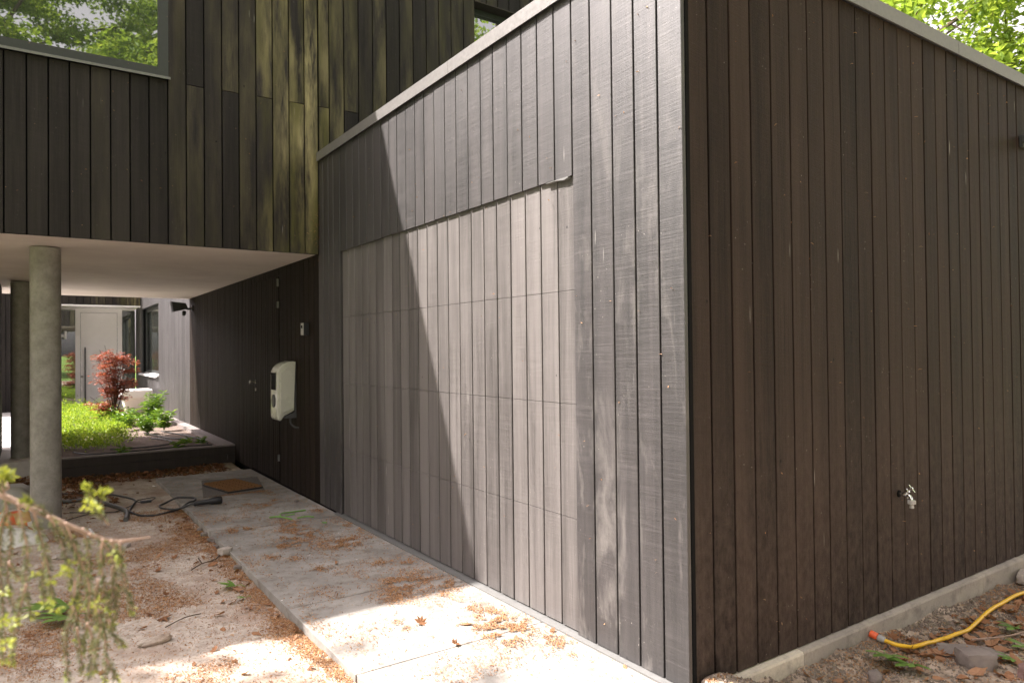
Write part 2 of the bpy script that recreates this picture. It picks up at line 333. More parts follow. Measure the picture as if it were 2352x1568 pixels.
def bagm(name, bands, base):
    """paper or foil sack; bands of print laid along the sack (object space metres)"""
    q = N(name); sw = q.n('ShaderNodeSeparateXYZ'); q.l(q.tc.outputs['Object'], sw.inputs[0]); c = base
    for (x0, x1, y0, y1, col) in bands:
        m = q.math('MULTIPLY', q.math('MULTIPLY', q.math('GREATER_THAN', sw.outputs[0], x0), q.math('LESS_THAN', sw.outputs[0], x1)),
                   q.math('MULTIPLY', q.math('GREATER_THAN', sw.outputs[1], y0), q.math('LESS_THAN', sw.outputs[1], y1)))
        c = q.mix(m, c, col)
    n = q.noise(q.map((1, 1, 1)), 25, 6, .7, 1); c = q.mix(q.mr(n, .55, .8, 0, .3), c, (.25, .2, .16))
    q.set(Base_Color=c, Roughness=.5, Normal=q.bump(n, .5, .01)); return q.m

# ------------------------------------------------------------------ terrain
def hgt(x, y):
    x = np.asarray(x, float); y = np.asarray(y, float)
    left = -.036+.045*(fbm(x*.9, y*.9, 3, 3)-.5)+.016*(fbm(x*5, y*5, 3, 9)-.5)+.010*(fbm(x*22, y*22, 2, 5)-.5)
    left = left+.016*np.clip((fbm(x*2.2+7, y*2.2, 3, 21)-.55)*5, 0, 1)
    e = np.clip(1-np.abs(x+1.05)/.12, 0, 1); left = left-.012*e
    rt = -.105+.135*np.exp(-((x-.12)/.24)**2)*np.exp(-((y+.06)/.22)**2)+.03*np.exp(-((y+.0)/.12)**2)
    rt = rt+.05*(fbm(x*3.1, y*3.1, 3, 31)-.5)+.045*np.clip(fbm(x*9, y*9, 3, 33)-.45, 0, 1)*2*np.exp(-(y/.45)**2)+.018*(fbm(x*30, y*30, 3, 37)-.5)
    rt = rt-.035*np.clip(x-.9, 0, 2)*.6
    m = np.clip((x+.16)/.14, 0, 1)*np.clip((.06-y)/.06, 0, 1); m = m*m*(3-2*m)
    under = np.clip((x+.04)/.04, 0, 1)*np.clip(y/.05, 0, 1)
    h = left*(1-m)+rt*m
    far = np.clip((np.hypot(x, y)-9)/6, 0, 1)
    h = h*(1-far)+(-.04)*far
    h = np.where((x > -1.07) & (x < .05) & (y > -1.1) & (y < 6.86), np.minimum(h, -.02), h)
    return np.where(under > 0, np.minimum(h, -.12), h)
def axis(a, b, step, far):
    core = np.arange(a, b+1e-6, step); up = [b]; dn = [a]; s_ = step
    while up[-1] < far: s_ *= 1.25; up.append(up[-1]+s_)
    s_ = step
    while dn[-1] > -far: s_ *= 1.25; dn.append(dn[-1]-s_)
    return np.concatenate([dn[1:][::-1], core, up[1:]])
gx = axis(-3.2, 3.6, .018, 400); gy = axis(-1.2, 8.2, .022, 400)
X, Y = np.meshgrid(gx, gy); Z = hgt(X, Y); nx, ny = len(gx), len(gy)
i = np.arange(nx-1)[None, :]+nx*np.arange(ny-1)[:, None]; i = i.ravel()
g = fast('ground', np.stack([X.ravel(), Y.ravel(), Z.ravel()], 1), np.stack([i, i+1, i+nx+1, i+nx], 1), M['ground'], smooth=True)
tag(g, 'sandy brown soil littered with fallen blossom', None, kind='structure')
# front path of large concrete slabs, each butt-jointed with a 5 mm gap
mb = MB(); ys = [-2.0, -.98, -.02, .955, 1.915, 2.89, 3.87, 4.85, 5.83, 6.83]
for k in range(len(ys)-1):
    dx = random.uniform(-.006, .006); z = random.uniform(-.0015, .0015)
    mb.box((-1.035+dx, ys[k]+.0025, -.07), (-.006, ys[k+1]-.0025, z))
o = mb.build('path', M['slab'], bevel=.003); tag(o, 'path of large grey concrete slabs along the garage door', kind='structure')
mb = MB(); yy = 8.1
while yy < 16.8:
    mb.box((-9, yy+.004, -.06), (-2.05, min(yy+.598, 16.86), .15+random.uniform(-.002, .002))); yy += .602
mb.box((-2.046, 15.85, -.06), (-.01, 17.84, .148))
o = mb.build('courtyard_pavement', M['paver']); tag(o, 'pale concrete paving strips of the courtyard', kind='structure')

# ------------------------------------------------------------------ cladding builder
def boards(mb, ax, plane, edges, z0, z1, out, gap=.010, t=.02, joints=None, jit=.0012, zj=.002):
    """vertical boards on the plane ax=plane; out=+1/-1 is the outward side; joints {index: z}"""
    for k in range(len(edges)-1):
        a, b = sorted((edges[k], edges[k+1])); a += gap/2; b -= gap/2; c = .0018; bidv = random.random()
        d0 = random.uniform(-jit, jit); d1 = random.uniform(-jit, jit)
        segs = [(z0+random.uniform(-zj, zj), z1, bidv)]
        if joints and k in joints: segs = [(segs[0][0], joints[k]-.003, bidv), (joints[k]+.003, z1, random.random())]
        for (s0, s1, bv) in segs:
            prof = [(a, -t), (a, d0-c), (a+c, d0), (b-c, d1), (b, d1-c), (b, -t)]
            if ax == 'x': P = [(plane+out*v, u, s0) for u, v in prof]
            else: P = [(u, plane+out*v, s0) for u, v in prof]
            mb.prism(P, (0, 0, s1-s0), bv)
def rngf(a, b, p):
    n = max(1, round(abs(b-a)/p)); return [a+(b-a)*k/n for k in range(n+1)]

# ------------------------------------------------------------------ GARAGE (door wall x=0, side wall y=0)
G = thing('garage', (3.5, 9, 0), 'flat-roofed garage clad in dark vertical boards with concrete plinth', 'garage')
ED = [3.841, 3.69, 3.551, 3.411, 3.266, 3.127, 2.985, 2.836, 2.7, 2.559, 2.414, 2.275, 2.132, 1.988, 1.844, 1.7, 1.555, 1.418, 1.275, 1.133, .992, .849, .71][::-1]
ER = [.71, .569, .42, .278, .138, -.002][::-1]
mb = MB(); boards(mb, 'x', 0, ER, .012, 3.15, -1); boards(mb, 'x', 0, ED, 2.2563, 3.15, -1)
boards(mb, 'x', 0, [3.841, 4.0, 4.12, 4.254, 4.39], .012, 3.15, -1)
mb.build('front_cladding', M['wood_front'], G)
mb = MB(); boards(mb, 'x', 0, rngf(4.39, 5.63, .142), .012, 2.6, -1)
boards(mb, 'x', 0, rngf(6.76, 10.7, .07), .012, 2.6, -1); boards(mb, 'x', 0, rngf(5.635, 6.755, .075), 2.216, 2.6, -1)
mb.box((.0015, 4.37, 2.6), (.02, 10.7, 3.1)); mb.build('passage_cladding', M['wood_passage'], G)
mb = MB(); boards(mb, 'x', 0, rngf(10.7, 14.1, .075), .1, 3.15, -1); boards(mb, 'x', 0, rngf(14.1, 16.8, .075), .1, .95, -1); boards(mb, 'x', 0, rngf(14.1, 16.8, .075), 2.44, 3.15, -1)
boards(mb, 'x', 0, rngf(16.8, 17.84, .075), .1, 3.15, -1)
mb.build('courtyard_cladding', M['wood_front'], G)
# sectional door: four leaves of boards, set back
D = MB(); zs = [.016, .564, 1.128, 1.692, 2.262]
gd = thing('garage_door', (0, 2.27, 0), None, None); gd.parent = G; gd.location = Vector((0.02, 2.27, 0))-G.location
rs_ = random.getstate()
for k in range(4):
    random.setstate(rs_); p = MB(); ed = list(ED); ed[0] += .004; ed[-1] -= .006
    boards(p, 'x', .017, ed, zs[k]+.0012, zs[k+1]-.0012, -1, gap=.0105, t=.018, jit=.0008, zj=0); p.build('door_panel', M['wood_door'], gd)
p = MB(); p.box((-.034, .003, .002), (.030, 3.95, .009)); p.build('threshold', M['sillm'], gd)
p = MB(); pts_ = [(.015, .735 + .03*k, 2.250-.009*math.exp(-((k-1.2)/1.3)**2)) for k in range(7)]
p.prism(pts_+[(.015, b_, 2.253) for (_, b_, c_) in pts_[::-1]], (-.022, 0, 0)); tag(p.build('weather_strip', M['sillm'], gd), 'bent loose end of the metal strip above the door')
# side door, flush boards
sd = thing('side_door', (0, 6.2, 0), None, None); sd.parent = G; sd.location = Vector((0, 6.2, 0))-G.location
p = MB(); boards(p, 'x', -.002, rngf(5.645, 6.75, .075), .03, 2.21, -1); p.build('door_leaf', M['wood_passage'], sd)
p = MB(); p.lathe([(.022, 0), (.022, .006), (.009, .008), (.009, .04), (.020, .046), (.025, .058), (.020, .07), (.008, .074)], (-.003, 6.58, 1.055), (-1, 0, 0), 16)
p.build('door_knob', M['steel'], sd, True)
p = MB(); p.lathe([(.0, 0), (.018, .0), (.018, .006), (.0, .007)], (-.003, 6.57, .965), (-1, 0, 0), 14); p.build('lock', M['steel'], sd, True)
for (a, b) in ((2.10, 2.18), (1.87, 1.94), (.24, .31)):  # pale strips standing in for daylight through the door gap
    p = MB(); p.box((-.0225, 5.637, a), (.0, 5.6425, b)); p.build('gap_light_strip', M['sillm'], sd)
# side wall boards
ES = [.026, .163, .305, .449, .595, .74, .883, 1.021, 1.165, 1.309, 1.451, 1.594, 1.734, 1.876, 2.014, 2.155, 2.296, 2.434, 2.575, 2.717, 2.859, 3.001, 3.144]
while ES[-1] < 7: ES.append(ES[-1]+.142)
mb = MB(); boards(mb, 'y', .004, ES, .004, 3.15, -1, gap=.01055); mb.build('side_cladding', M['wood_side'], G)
# backing walls and roof
mb = MB(); mb.box((.045, .03, -.4), (7.1, 14.1, 3.10)); mb.box((.16, 14.1, -.4), (7.1, 16.8, 3.10)); mb.box((.045, 16.8, -.4), (7.1, 17.84, 3.1))
mb.box((.045, 14.09, -.4), (.17, 16.81, .93)); mb.box((.045, 14.09, 2.46), (.17, 16.81, 3.1)); mb.box((.0245, .001, 0), (.0445, .6, 3.1)); mb.box((.0222, 4.0, 0), (.0444, 14.08, 3.1))
mb.build('wall', M['gap'], G)
mb = MB(); mb.box((.1, .1, 3.10), (7.0, 17.7, 3.14)); mb.build('roof', simple('bitumen_roof', (.06, .06, .06), .9), G)
# coping: folded aluminium cap with drip edge, two runs mitred at the corner
def cap(z0, z1, o_):
    p = MB(); W_ = .32
    p.add([(-o_, -o_, z0), (-o_, 4.352, z0), (-o_, 4.352, z1), (-o_, -o_, z1), (W_, W_, z1-.012), (W_, 4.352, z1-.012), (-o_+.003, -o_+.003, z0), (-o_+.003, 4.352, z0), (-.001, 4.352, z0+.012), (-.001, .0, z0+.012)],
          [(0, 1, 2, 3), (3, 2, 5, 4), (0, 6, 7, 1), (6, 9, 8, 7)])
    p.add([(-o_, -o_, z0), (7.15, -o_, z0), (7.15, -o_, z1), (-o_, -o_, z1), (W_, W_, z1-.012), (7.15, W_, z1-.012), (-o_+.003, -o_+.003, z0), (7.15, -o_+.003, z0), (7.15, -.001, z0+.012), (0, -.001, z0+.012)],
          [(0, 1, 2, 3), (3, 2, 5, 4), (0, 6, 7, 1), (6, 9, 8, 7)])
    p.box((-o_-.0012, 1.9, z0+.001), (-o_+.002, 1.903, z1-.001)); p.box((2.4, -o_-.0012, z0+.001), (2.403, -o_+.002, z1-.001))
    return p
cap(3.142, 3.222, .024).build('coping', M['coping'], G)
p = MB(); segs = [(.03, .735), (.738, 2.58), (2.583, 4.6), (4.603, 7.1)]
for k, (a, b) in enumerate(segs):
    p = MB(); p.prism([(a, .03, -.4), (a, -.030, -.4), (a, -.030, -.014), (a, -.026, -.004), (a, -.004, .0), (a, .03, .0)], (b-a, 0, 0))
    o = p.build('plinth', M['plinth'] if k == 0 else M['plinth_dark'], G)
    if k == 0: tag(o, 'paler beige plinth piece beside the corner')
# far window in the courtyard wall
fwn = thing('window', (.05, 15.45, 1.7), None, None); fwn.parent = G; fwn.location = Vector((.05, 15.45, 1.7))-G.location
p = MB(); p.box((.100, 14.1, .95), (.14, 14.17, 2.44)); p.box((.100, 16.73, .95), (.14, 16.8, 2.44)); p.box((.102, 14.17, .95), (.14, 16.73, 1.02)); p.box((.102, 14.17, 2.37), (.14, 16.73, 2.44)); p.build('window_frame', M['frame'], fwn)
p = MB(); p.box((.118, 14.17, 1.02), (.13, 16.73, 2.37)); p.build('pane', M['glass'], fwn)
p = MB(); p.prism([(-.055, 14.08, .90), (-.055, 14.08, .925), (.10, 14.08, .955), (.10, 14.08, .93)], (0, 2.74, 0)); p.build('sill', M['white_sill'], fwn)
p = MB(); p.box((.0205, 14.085, .93), (.101, 14.0985, 2.46)); p.box((.0205, 16.802, .93), (.101, 16.815, 2.46)); p.box((.0205, 14.1, 2.442), (.101, 16.8, 2.455)); p.build('reveal', M['frame'], fwn)

# ------------------------------------------------------------------ HOUSE (upper volume over the passage, entrance wing behind)
H = thing('house', (-4, 10, 0), 'dark timber-clad house whose upper floor bridges the passage on columns', 'house')
EH = [-.0]
EL = [-8+k*.1386 for k in range(41)]; EL = [v for v in EL if v < -2.42]
EM = [-2.352, -2.214, -2.079, -1.943, -1.806, -1.669, -1.534, -1.398, -1.26]
EU = [-1.26, -1.121, -.982, -.84, -.7, -.557, -.414, -.269, -.13, .0, .0275, .105, .248, .394, .539, .683, .824, .973, 1.121, 1.266, 1.412, 1.561, 1.701]
mb = MB(); fy = 4.36
low = [-4.15+.138*k for k in range(14)][:-1]; low = [v for v in low if v < -2.40]+EM
boards(mb, 'y', fy, low, 2.292, 3.632, -1, gap=.0105); boards(mb, 'y', fy, low, 5.2, 6.25, -1, gap=.0105)
boards(mb, 'y', fy, rngf(-8, -4.15, .138), 2.292, 6.25, -1, gap=.0105)
eb = EU[:9]+[-.0035]
boards(mb, 'y', fy, eb, 2.292, 6.25, -1, gap=.0105, joints={1: 3.629, 3: 3.637, 5: 3.645, 7: 3.651})
boards(mb, 'y', fy, [.003]+EU[11:], 3.0, 6.25, -1, gap=.0105, joints={0: 3.657, 2: 3.662, 4: 3.67, 8: 3.68})
boards(mb, 'y', fy, rngf(1.701, 4.2, .1445), 5.10, 6.25, -1, gap=.0105); boards(mb, 'y', fy, rngf(1.701, 4.2, .1445), 3.0, 3.6, -1, gap=.0105)
boards(mb, 'y', fy, rngf(4.2, 6.0, .1445), 3.0, 6.25, -1, gap=.0105)
mb.build('facade_cladding', M['wood_house'], H)
mb = MB(); T = fy+.021
mb.box((-8, T, 2.33), (-4.16, 10.72, 6.2)); mb.box((-4.16, T, 2.33), (-1.262, 10.72, 3.62)); mb.box((-4.16, T, 5.21), (-1.262, 10.72, 6.2)); mb.box((-4.16, T+.12, 3.62), (-1.262, 10.72, 5.21))
mb.box((-1.262, T, 2.33), (.0, 10.72, 6.2)); mb.box((0, T, 3.15), (1.705, 10.72, 6.2)); mb.box((1.705, T, 5.11), (4.2, 10.72, 6.2)); mb.box((1.705, T+.17, 3.15), (4.2, 10.72, 5.11)); mb.box((4.2, T, 3.15), (6, 10.72, 6.2))
mb.box((-8, T+.0003, 2.292), (-.003, T+.02, 2.3295)); mb.build('wall', M['gap'], H)
mb = MB(); boards(mb, 'y', 10.74, rngf(-8, -.004, .138), 2.302, 6.25, 1, gap=.0105); mb.build('rear_cladding', M['wood_house'], H)
mb = MB(); boards(mb, 'x', 6.02, rngf(4.36, 10.74, .145), 3.2, 6.25, 1, gap=.0105); mb.build('end_cladding', M['wood_house'], H)
mb = MB(); boards(mb, 'x', -8.02, rngf(4.36, 10.74, .145), 2.3, 6.25, -1, gap=.0105); mb.build('end_cladding', M['wood_house'], H)
mb = MB(); mb.box((-8.06, fy-.025, 6.252), (6.06, fy+.3, 6.33)); mb.box((-8.06, 10.5, 6.252), (6.06, 10.8, 6.33)); mb.box((-8, fy+.3, 6.2), (6, 10.5, 6.24)); mb.build('roof', M['coping'], H)
mb = MB(); mb.box((-8, T+.0205, 2.298), (-.004, 10.718, 2.329)); mb.build('soffit', M['plaster'], H)
# upper windows
def win(cx, x0, x1, z0, z1, yf, fr, sill=None):
    wn = thing('window', (cx, yf, (z0+z1)/2), None, None); wn.parent = H; wn.location = Vector((cx, yf, (z0+z1)/2))-H.location
    p = MB(); p.box((x0, yf, z0), (x0+fr, yf+.06, z1)); p.box((x1-fr, yf, z0), (x1, yf+.06, z1)); p.box((x0+fr, yf+.001, z0), (x1-fr, yf+.06, z0+fr)); p.box((x0+fr, yf+.001, z1-fr), (x1-fr, yf+.06, z1)); p.build('window_frame', M['frame'], wn)
    p = MB(); p.box((x0+fr, yf+.022, z0+fr), (x1-fr, yf+.04, z1-fr)); p.build('pane', M['glass'], wn)
    if sill: p = MB(); p.prism([(x0-.01, yf+.0, sill[1]), (x0-.01, sill[0], sill[1]-.004), (x0-.01, sill[0], sill[1]-.024), (x0-.01, sill[0]+.004, sill[1]-.024), (x0-.01, yf, sill[1]-.006)], (x1-x0+.02, 0, 0)); p.build('sill', M['sillm'], wn)
    return wn
win(-2.7, -4.15, -1.254, 3.655, 5.2, fy-.002, .075, (fy-.040, 3.6545))
w2 = win(2.95, 1.712, 4.19, 3.6, 5.085, fy+.125, .05)
p = MB(); p.box((1.706, fy-.012, 5.088), (4.195, fy+.186, 5.098)); p.build('reveal', M['darkbrown'], w2)
# columns
for (cx, cy, lab) in ((-2.087, 5.10, 'nearer round grey column'), (-2.275, 8.57, 'farther round grey column')):
    p = MB(); p.lathe([(.112, -.1), (.112, 0), (.1115, 1.2), (.112, 2.287)], (cx, cy, 0), k=48); tag(p.build('column', M['column'], H, True), lab)
mb = MB(); boards(mb, 'y', 8.24, rngf(-8, -2.495, .138), .0, 2.29, -1); boards(mb, 'x', -2.495, rngf(8.24, 9.6, .138), .0, 2.29, 1); boards(mb, 'y', 9.6, rngf(-8, -2.495, .138), .0, 2.29, 1)
tag(mb.build('passage_end_cladding', M['wood_passage'], H), 'dark boarded wall at the left edge under the soffit')
mb = MB(); mb.box((-7.98, 8.262, -.05), (-2.517, 9.578, 2.29)); mb.build('passage_end_wall', M['gap'], H)
# entrance wing
mb = MB(); fy2 = 16.87
boards(mb, 'y', fy2, rngf(-9, -1.6, .145), .14, 3.35, -1, gap=.01); boards(mb, 'y', fy2, rngf(-1.6, -.005, .145), 2.52, 3.35, -1, gap=.01); mb.build('entrance_cladding', M['wood_house'], H)
mb = MB(); mb.box((-9, fy2+.021, -.1), (-1.605, 20, 3.3)); mb.box((-1.605, fy2+.021, 2.53), (0, 20, 3.3)); mb.box((-1.605, 17.93, -.1), (.0, 20, 2.53)); mb.build('entrance_wall', M['gap'], H)
mb = MB(); mb.box((-1.604, fy2-.01, 2.50), (-.004, 17.9, 2.528)); mb.build('entrance_ceiling', M['white'], H)
yd = 17.85
fd = thing('front_door', (-.8, yd, .15), None, None); fd.parent = H; fd.location = Vector((-.8, yd, .15))-H.location
p = MB(); p.box((-1.282, yd-.03, .15), (-1.18, yd+.06, 2.47)); p.box((-.40, yd-.03, .15), (-.298, yd+.06, 2.47)); p.box((-1.18, yd-.028, 2.40), (-.40, yd+.06, 2.47)); p.box((-1.60, yd-.03, .15), (-1.565, yd+.05, 2.47)); p.box((-1.565, yd-.03, 2.47), (-.02, yd+.05, 2.50)); p.build('door_frame', M['white'], fd)
p = MB(); p.box((-1.173, yd-.02, .165), (-.407, yd+.03, 2.393)); p.build('door_leaf', M['white'], fd)
p = MB(); p.box((-1.18, yd-.005, .15), (-.40, yd+.05, 2.40)); p.build('door_rebate', M['frame'], fd)
p = MB(); p.box((-1.10, yd-.085, .22), (-1.07, yd-.062, 1.56)); p.box((-1.095, yd-.062, .4), (-1.075, yd-.02, .43)); p.box((-1.095, yd-.062, 1.36), (-1.075, yd-.02, 1.39)); p.build('door_handle', M['dgrey'], fd)
p = MB(); p.lathe([(.028, 0), (.028, .01), (.02, .014)], (-1.145, yd-.02, .86), (0, -1, 0), 20); p.build('lock', M['steel'], fd, True)
p = MB(); p.box((-1.565, yd, .30), (-1.282, yd+.02, 2.47)); tag(p.build('sidelight', M['glass'], fd), 'tall glass pane left of the door')
p = MB(); p.box((-.298, yd, .30), (-.02, yd+.02, 2.47)); tag(p.build('sidelight', M['glass'], fd), 'tall glass pane right of the door')
for (a, b) in ((-1.565, -1.282), (-.298, -.02)): p = MB(); p.box((a, yd-.005, .15), (b, yd+.02, .30)); p.build('sidelight_base', M['grey_plastic'], fd)
lt = thing('wall_lamp', (-1.6, 17.5, 1.85), 'small white cylinder lamp left of the front door', 'wall lamp')
p = MB(); p.lathe([(.0, -.09), (.03, -.09), (.03, .09), (.0, .09)], (-1.50, 17.5, 1.85), k=20); p.build('lamp_body', M['white'], lt, True)
p = MB(); p.box((-1.604, 17.47, 1.80), (-1.53, 17.53, 1.86)); p.build('bracket', M['white'], lt)

# ------------------------------------------------------------------ raised bed and what grows in it
B = thing('raised_bed', (-1, 11, 0), 'raised planting bed edged in dark boards below the passage end', 'planting bed')
p = MB(); p.box((-2.06, 7.60, -.06), (-.004, 7.645, .095)); p.box((-2.06, 7.602, .098), (-.004, 7.645, .195)); p.build('front_board', M['darkbrown'], B)
p = MB(); p.box((-2.06, 7.59, .196), (-.004, 7.66, .214)); p.box((-.135, 7.661, .0), (-.004, 15.8, .218)); p.box((-2.06, 7.661, 0), (-2.0, 15.85, .2)); p.build('edging', simple('weathered_edging', (.17, .145, .135), .8), B)
sx_ = np.linspace(-2.0, -.135, 60); sy_ = np.linspace(7.66, 15.84, 220); SX, SY = np.meshgrid(sx_, sy_)
SZ = .165+.05*(fbm(SX*3, SY*3, 4, 50)-.5)+.02*(fbm(SX*20, SY*20, 2, 51)-.5)
i = (np.arange(59)[None, :]+60*np.arange(219)[:, None]).ravel()
fast('soil', np.stack([SX.ravel(), SY.ravel(), SZ.ravel()], 1), np.stack([i, i+1, i+61, i+60], 1), concrete('bed_soil', (.10, .07, .055), (.19, .145, .12), .95, 3, specks=False), B, smooth=True)
def leaves(P, Dv, L, Wd, seed=0, fold=.25, up=None):
    """rhombic leaves: P base points, Dv directions, L lengths, Wd widths -> V (n*4), F (n,4)... folded pair of triangles"""
    n = len(P); r_ = np.random.default_rng(seed)
    Dv = Dv/(np.linalg.norm(Dv, axis=1, keepdims=True)+1e-9)
    U_ = r_.normal(size=(n, 3)) if up is None else up+r_.normal(size=(n, 3))*.35
    S = np.cross(Dv, U_); S /= (np.linalg.norm(S, axis=1, keepdims=True)+1e-9); Nn = np.cross(S, Dv)
    L = np.broadcast_to(L, n)[:, None]; Wd = np.broadcast_to(Wd, n)[:, None]
    tip = P+Dv*L-Nn*L*fold*.5; mid = P+Dv*L*.45
    a = mid+S*Wd*.5+Nn*Wd*fold; b = mid-S*Wd*.5+Nn*Wd*fold
    V = np.stack([P, a, tip, b], 1).reshape(-1, 3); j = np.arange(n)[:, None]*4
    Fc = np.concatenate([j+np.array([[0, 1, 2]]), j+np.array([[0, 2, 3]])], 1).reshape(-1, 3)
    return V, Fc
def leafobj(name, P, Dv, L, Wd, mat, parent=None, seed=0, fold=.25, up=None, bids=None, world=True):
    V, Fc = leaves(P, Dv, L, Wd, seed, fold, up); n = len(P)
    b = np.repeat(np.random.default_rng(seed+1).random(n) if bids is None else bids, 2)
    return fast(name, V, Fc, mat, parent, bid=b, world=world)
def rdir(n, r_, zb=0.):
    d = r_.normal(size=(n, 3)); d[:, 2] += zb; return d/np.linalg.norm(d, axis=1, keepdims=True)
# fresh green ground cover
r_ = np.random.default_rng(5); n = 42000
px = r_.uniform(-2.0, -.45, n); py = r_.uniform(8.0, 15.7, n)
edge = -1.0+.35*(fbm(py*1.1, py*0+2, 3, 60)-.5)*2-.03*(12-py).clip(0, 9)
edge = np.where(py < 9.2, edge-.12*(9.2-py)*3, edge)
keep = (px < edge+.1*r_.normal(size=n)) & (fbm(px*6, py*6, 2, 62) > .30) & (py > 8.25+.3*fbm(px*5, px*0, 2, 4)); px, py = px[keep], py[keep]; n = len(px)
hh = (.04+.30*np.clip(fbm(px*5, py*4, 4, 64)-.25, 0, 1)+.05*np.clip((py-11)/4, 0, 1))*r_.random(n)**.5*np.where(r_.random(n) < .06, 1.6, 1)
pz = .165+hh; Dv = rdir(n, r_, 1.3)
leafobj('ground_cover', np.stack([px, py, pz], 1), Dv, r_.uniform(.02, .05, n), r_.uniform(.008, .02, n), M['leaf_cover'], seed=9)
tag(bpy.data.objects['ground_cover'], 'bright green low ground cover filling the left of the raised bed', 'ground cover', kind='stuff')
def shrub(x, y, h, seed, label, nst=6, spread=.14):
    r_ = np.random.default_rng(seed); t = thing('shrub', (x, y, .17), label, 'shrub', 'leafy green shrubs in the raised bed')
    mb = MB(); P = []; Dv = []; 
    for s_ in range(nst):
        a = r_.uniform(0, 6.28); hh = h*r_.uniform(.55, 1); sp = spread*r_.uniform(.3, 1)
        path = [np.array([math.cos(a)*sp*f, math.sin(a)*sp*f, hh*f]) for f in np.linspace(0, 1, 7)]
        mb.tube(path, [.004]*4+[.003, .002, .001], 5)
        for k in range(int(hh/.022)):
            f = .15+.85*k*.022/hh; p0 = np.array([math.cos(a)*sp*f, math.sin(a)*sp*f, hh*f])
            for q_ in range(2):
                th = k*1.9+q_*math.pi+r_.normal()*.3; P.append(p0); Dv.append([math.cos(th), math.sin(th), .35+r_.normal()*.2])
    mb.build('stems', M['stalk'], t, world=False); n = len(P)
    leafobj('foliage', np.array(P), np.array(Dv), r_.uniform(.07, .125, n), r_.uniform(.018, .032, n), M['leaf_shrub'], t, seed, .3, up=np.array([0, 0, 1.]), world=False)
for k, (x, y, h, lb) in enumerate(((-.93, 10.9, .36, 'bushy green shrub at the foot of the red maple'), (-.79, 11.5, .34, 'tall narrow-leaved shrub in front of the white pot, left one'), (-.62, 11.2, .32, 'narrow-leaved shrub in front of the middle of the white pot'), (-.47, 11.4, .62, 'tallest green shrub, right of the white pot'), (-.42, 10.5, .42, 'rightmost leafy shrub next to the bed edging'), (-.70, 10.1, .3, 'low green shrub in front of the other shrubs'), (-1.08, 11.9, .34, 'small green shrub left of the red maple stem'))):
    shrub(x, y, h, 70+k, lb, 12 if k in (0, 3) else 9, .2)
for k, (x, y, lb) in enumerate(((-1.25, 7.95, 'tiny green seedling at the front left of the bed'), (-.62, 7.95, 'tiny green seedling near the front middle of the bed'), (-.45, 8.4, 'small green seedling behind the front board'), (-.28, 8.3, 'small seedling nearest the dark wall'))):
    shrub(x, y, .1, 90+k, lb, 4, .07)
# red japanese maple
def maple(x, y):
    r_ = np.random.default_rng(3); t = thing('japanese_maple', (x, y, .17), 'young japanese maple with red leaves before the white front door', 'maple')
    mb = MB(); P = []; Dv = []
    stems = [(-.30, 1.12), (-.12, 1.38), (.05, 1.2), (.22, 1.28), (-.2, .62), (.12, .8), (-.34, .8), (.34, 1.05), (-.36, .5), (-.22, .42), (.32, 1.2), (0, 1.3), (-.28, 1.3)]
    for k, (dx, h) in enumerate(stems):
        dy = r_.uniform(-.15, .15); path = [np.array([dx*f**1.6*.86+.05*math.sin(3*f+k)*f, dy*f, h*f]) for f in np.linspace(0, 1, 10)]
        mb.tube(path, [.010*(1-.85*f)+.001 for f in np.linspace(0, 1, 10)], 6)
        for j in range(9 if h > 1 else 5):
            f = r_.uniform(.5, 1) if h > 1 else r_.uniform(.42, 1); b0 = path[int(f*9)]; a = r_.uniform(0, 6.28); L = r_.uniform(.07, .17)
            e = b0+np.array([math.cos(a)*L, math.sin(a)*L*.8, r_.uniform(-.02, .06)]); mb.tube([b0, (b0+e)/2+[0, 0, .02], e], [.0035, .002, .001], 4)
            for q_ in range(24):
                c = b0+(e-b0)*r_.uniform(.1, 1.15)+r_.normal(size=3)*[.06, .06, .026]
                aa = r_.uniform(0, 6.28)
                for s_ in range(5): P.append(c); Dv.append([math.cos(aa+s_*.62), math.sin(aa+s_*.62), -.25+r_.normal()*.15])
    mb.build('stems', M['bark'], t, True, world=False); n = len(P); P = np.array(P)
    leafobj('foliage', P, np.array(Dv), r_.uniform(.028, .05, n), r_.uniform(.009, .016, n), M['leaf_red'], t, 4, .2, up=np.array([0, 0, 1.]), world=False)
maple(-.98, 12.0)
# white pot
pt = thing('plant_pot', (-.38, 14.5, .16), 'large white tapered pot with thick rim behind the green shrubs', 'pot')
p = MB(); p.add([(-.17, -.17, 0), (.17, -.17, 0), (.17, .17, 0), (-.17, .17, 0), (-.25, -.25, .34), (.25, -.25, .34), (.25, .25, .34), (-.25, .25, .34)], [(0, 3, 2, 1), (4, 5, 6, 7), (0, 1, 5, 4), (1, 2, 6, 5), (2, 3, 7, 6), (3, 0, 4, 7)])
p.build('pot_body', M['white'], pt, world=False, bevel=.02, smooth=True)
p = MB(); p.box((-.29, -.29, .32), (.29, .29, .50)); p.build('rim', M['white'], pt, world=False, bevel=.03, smooth=True)
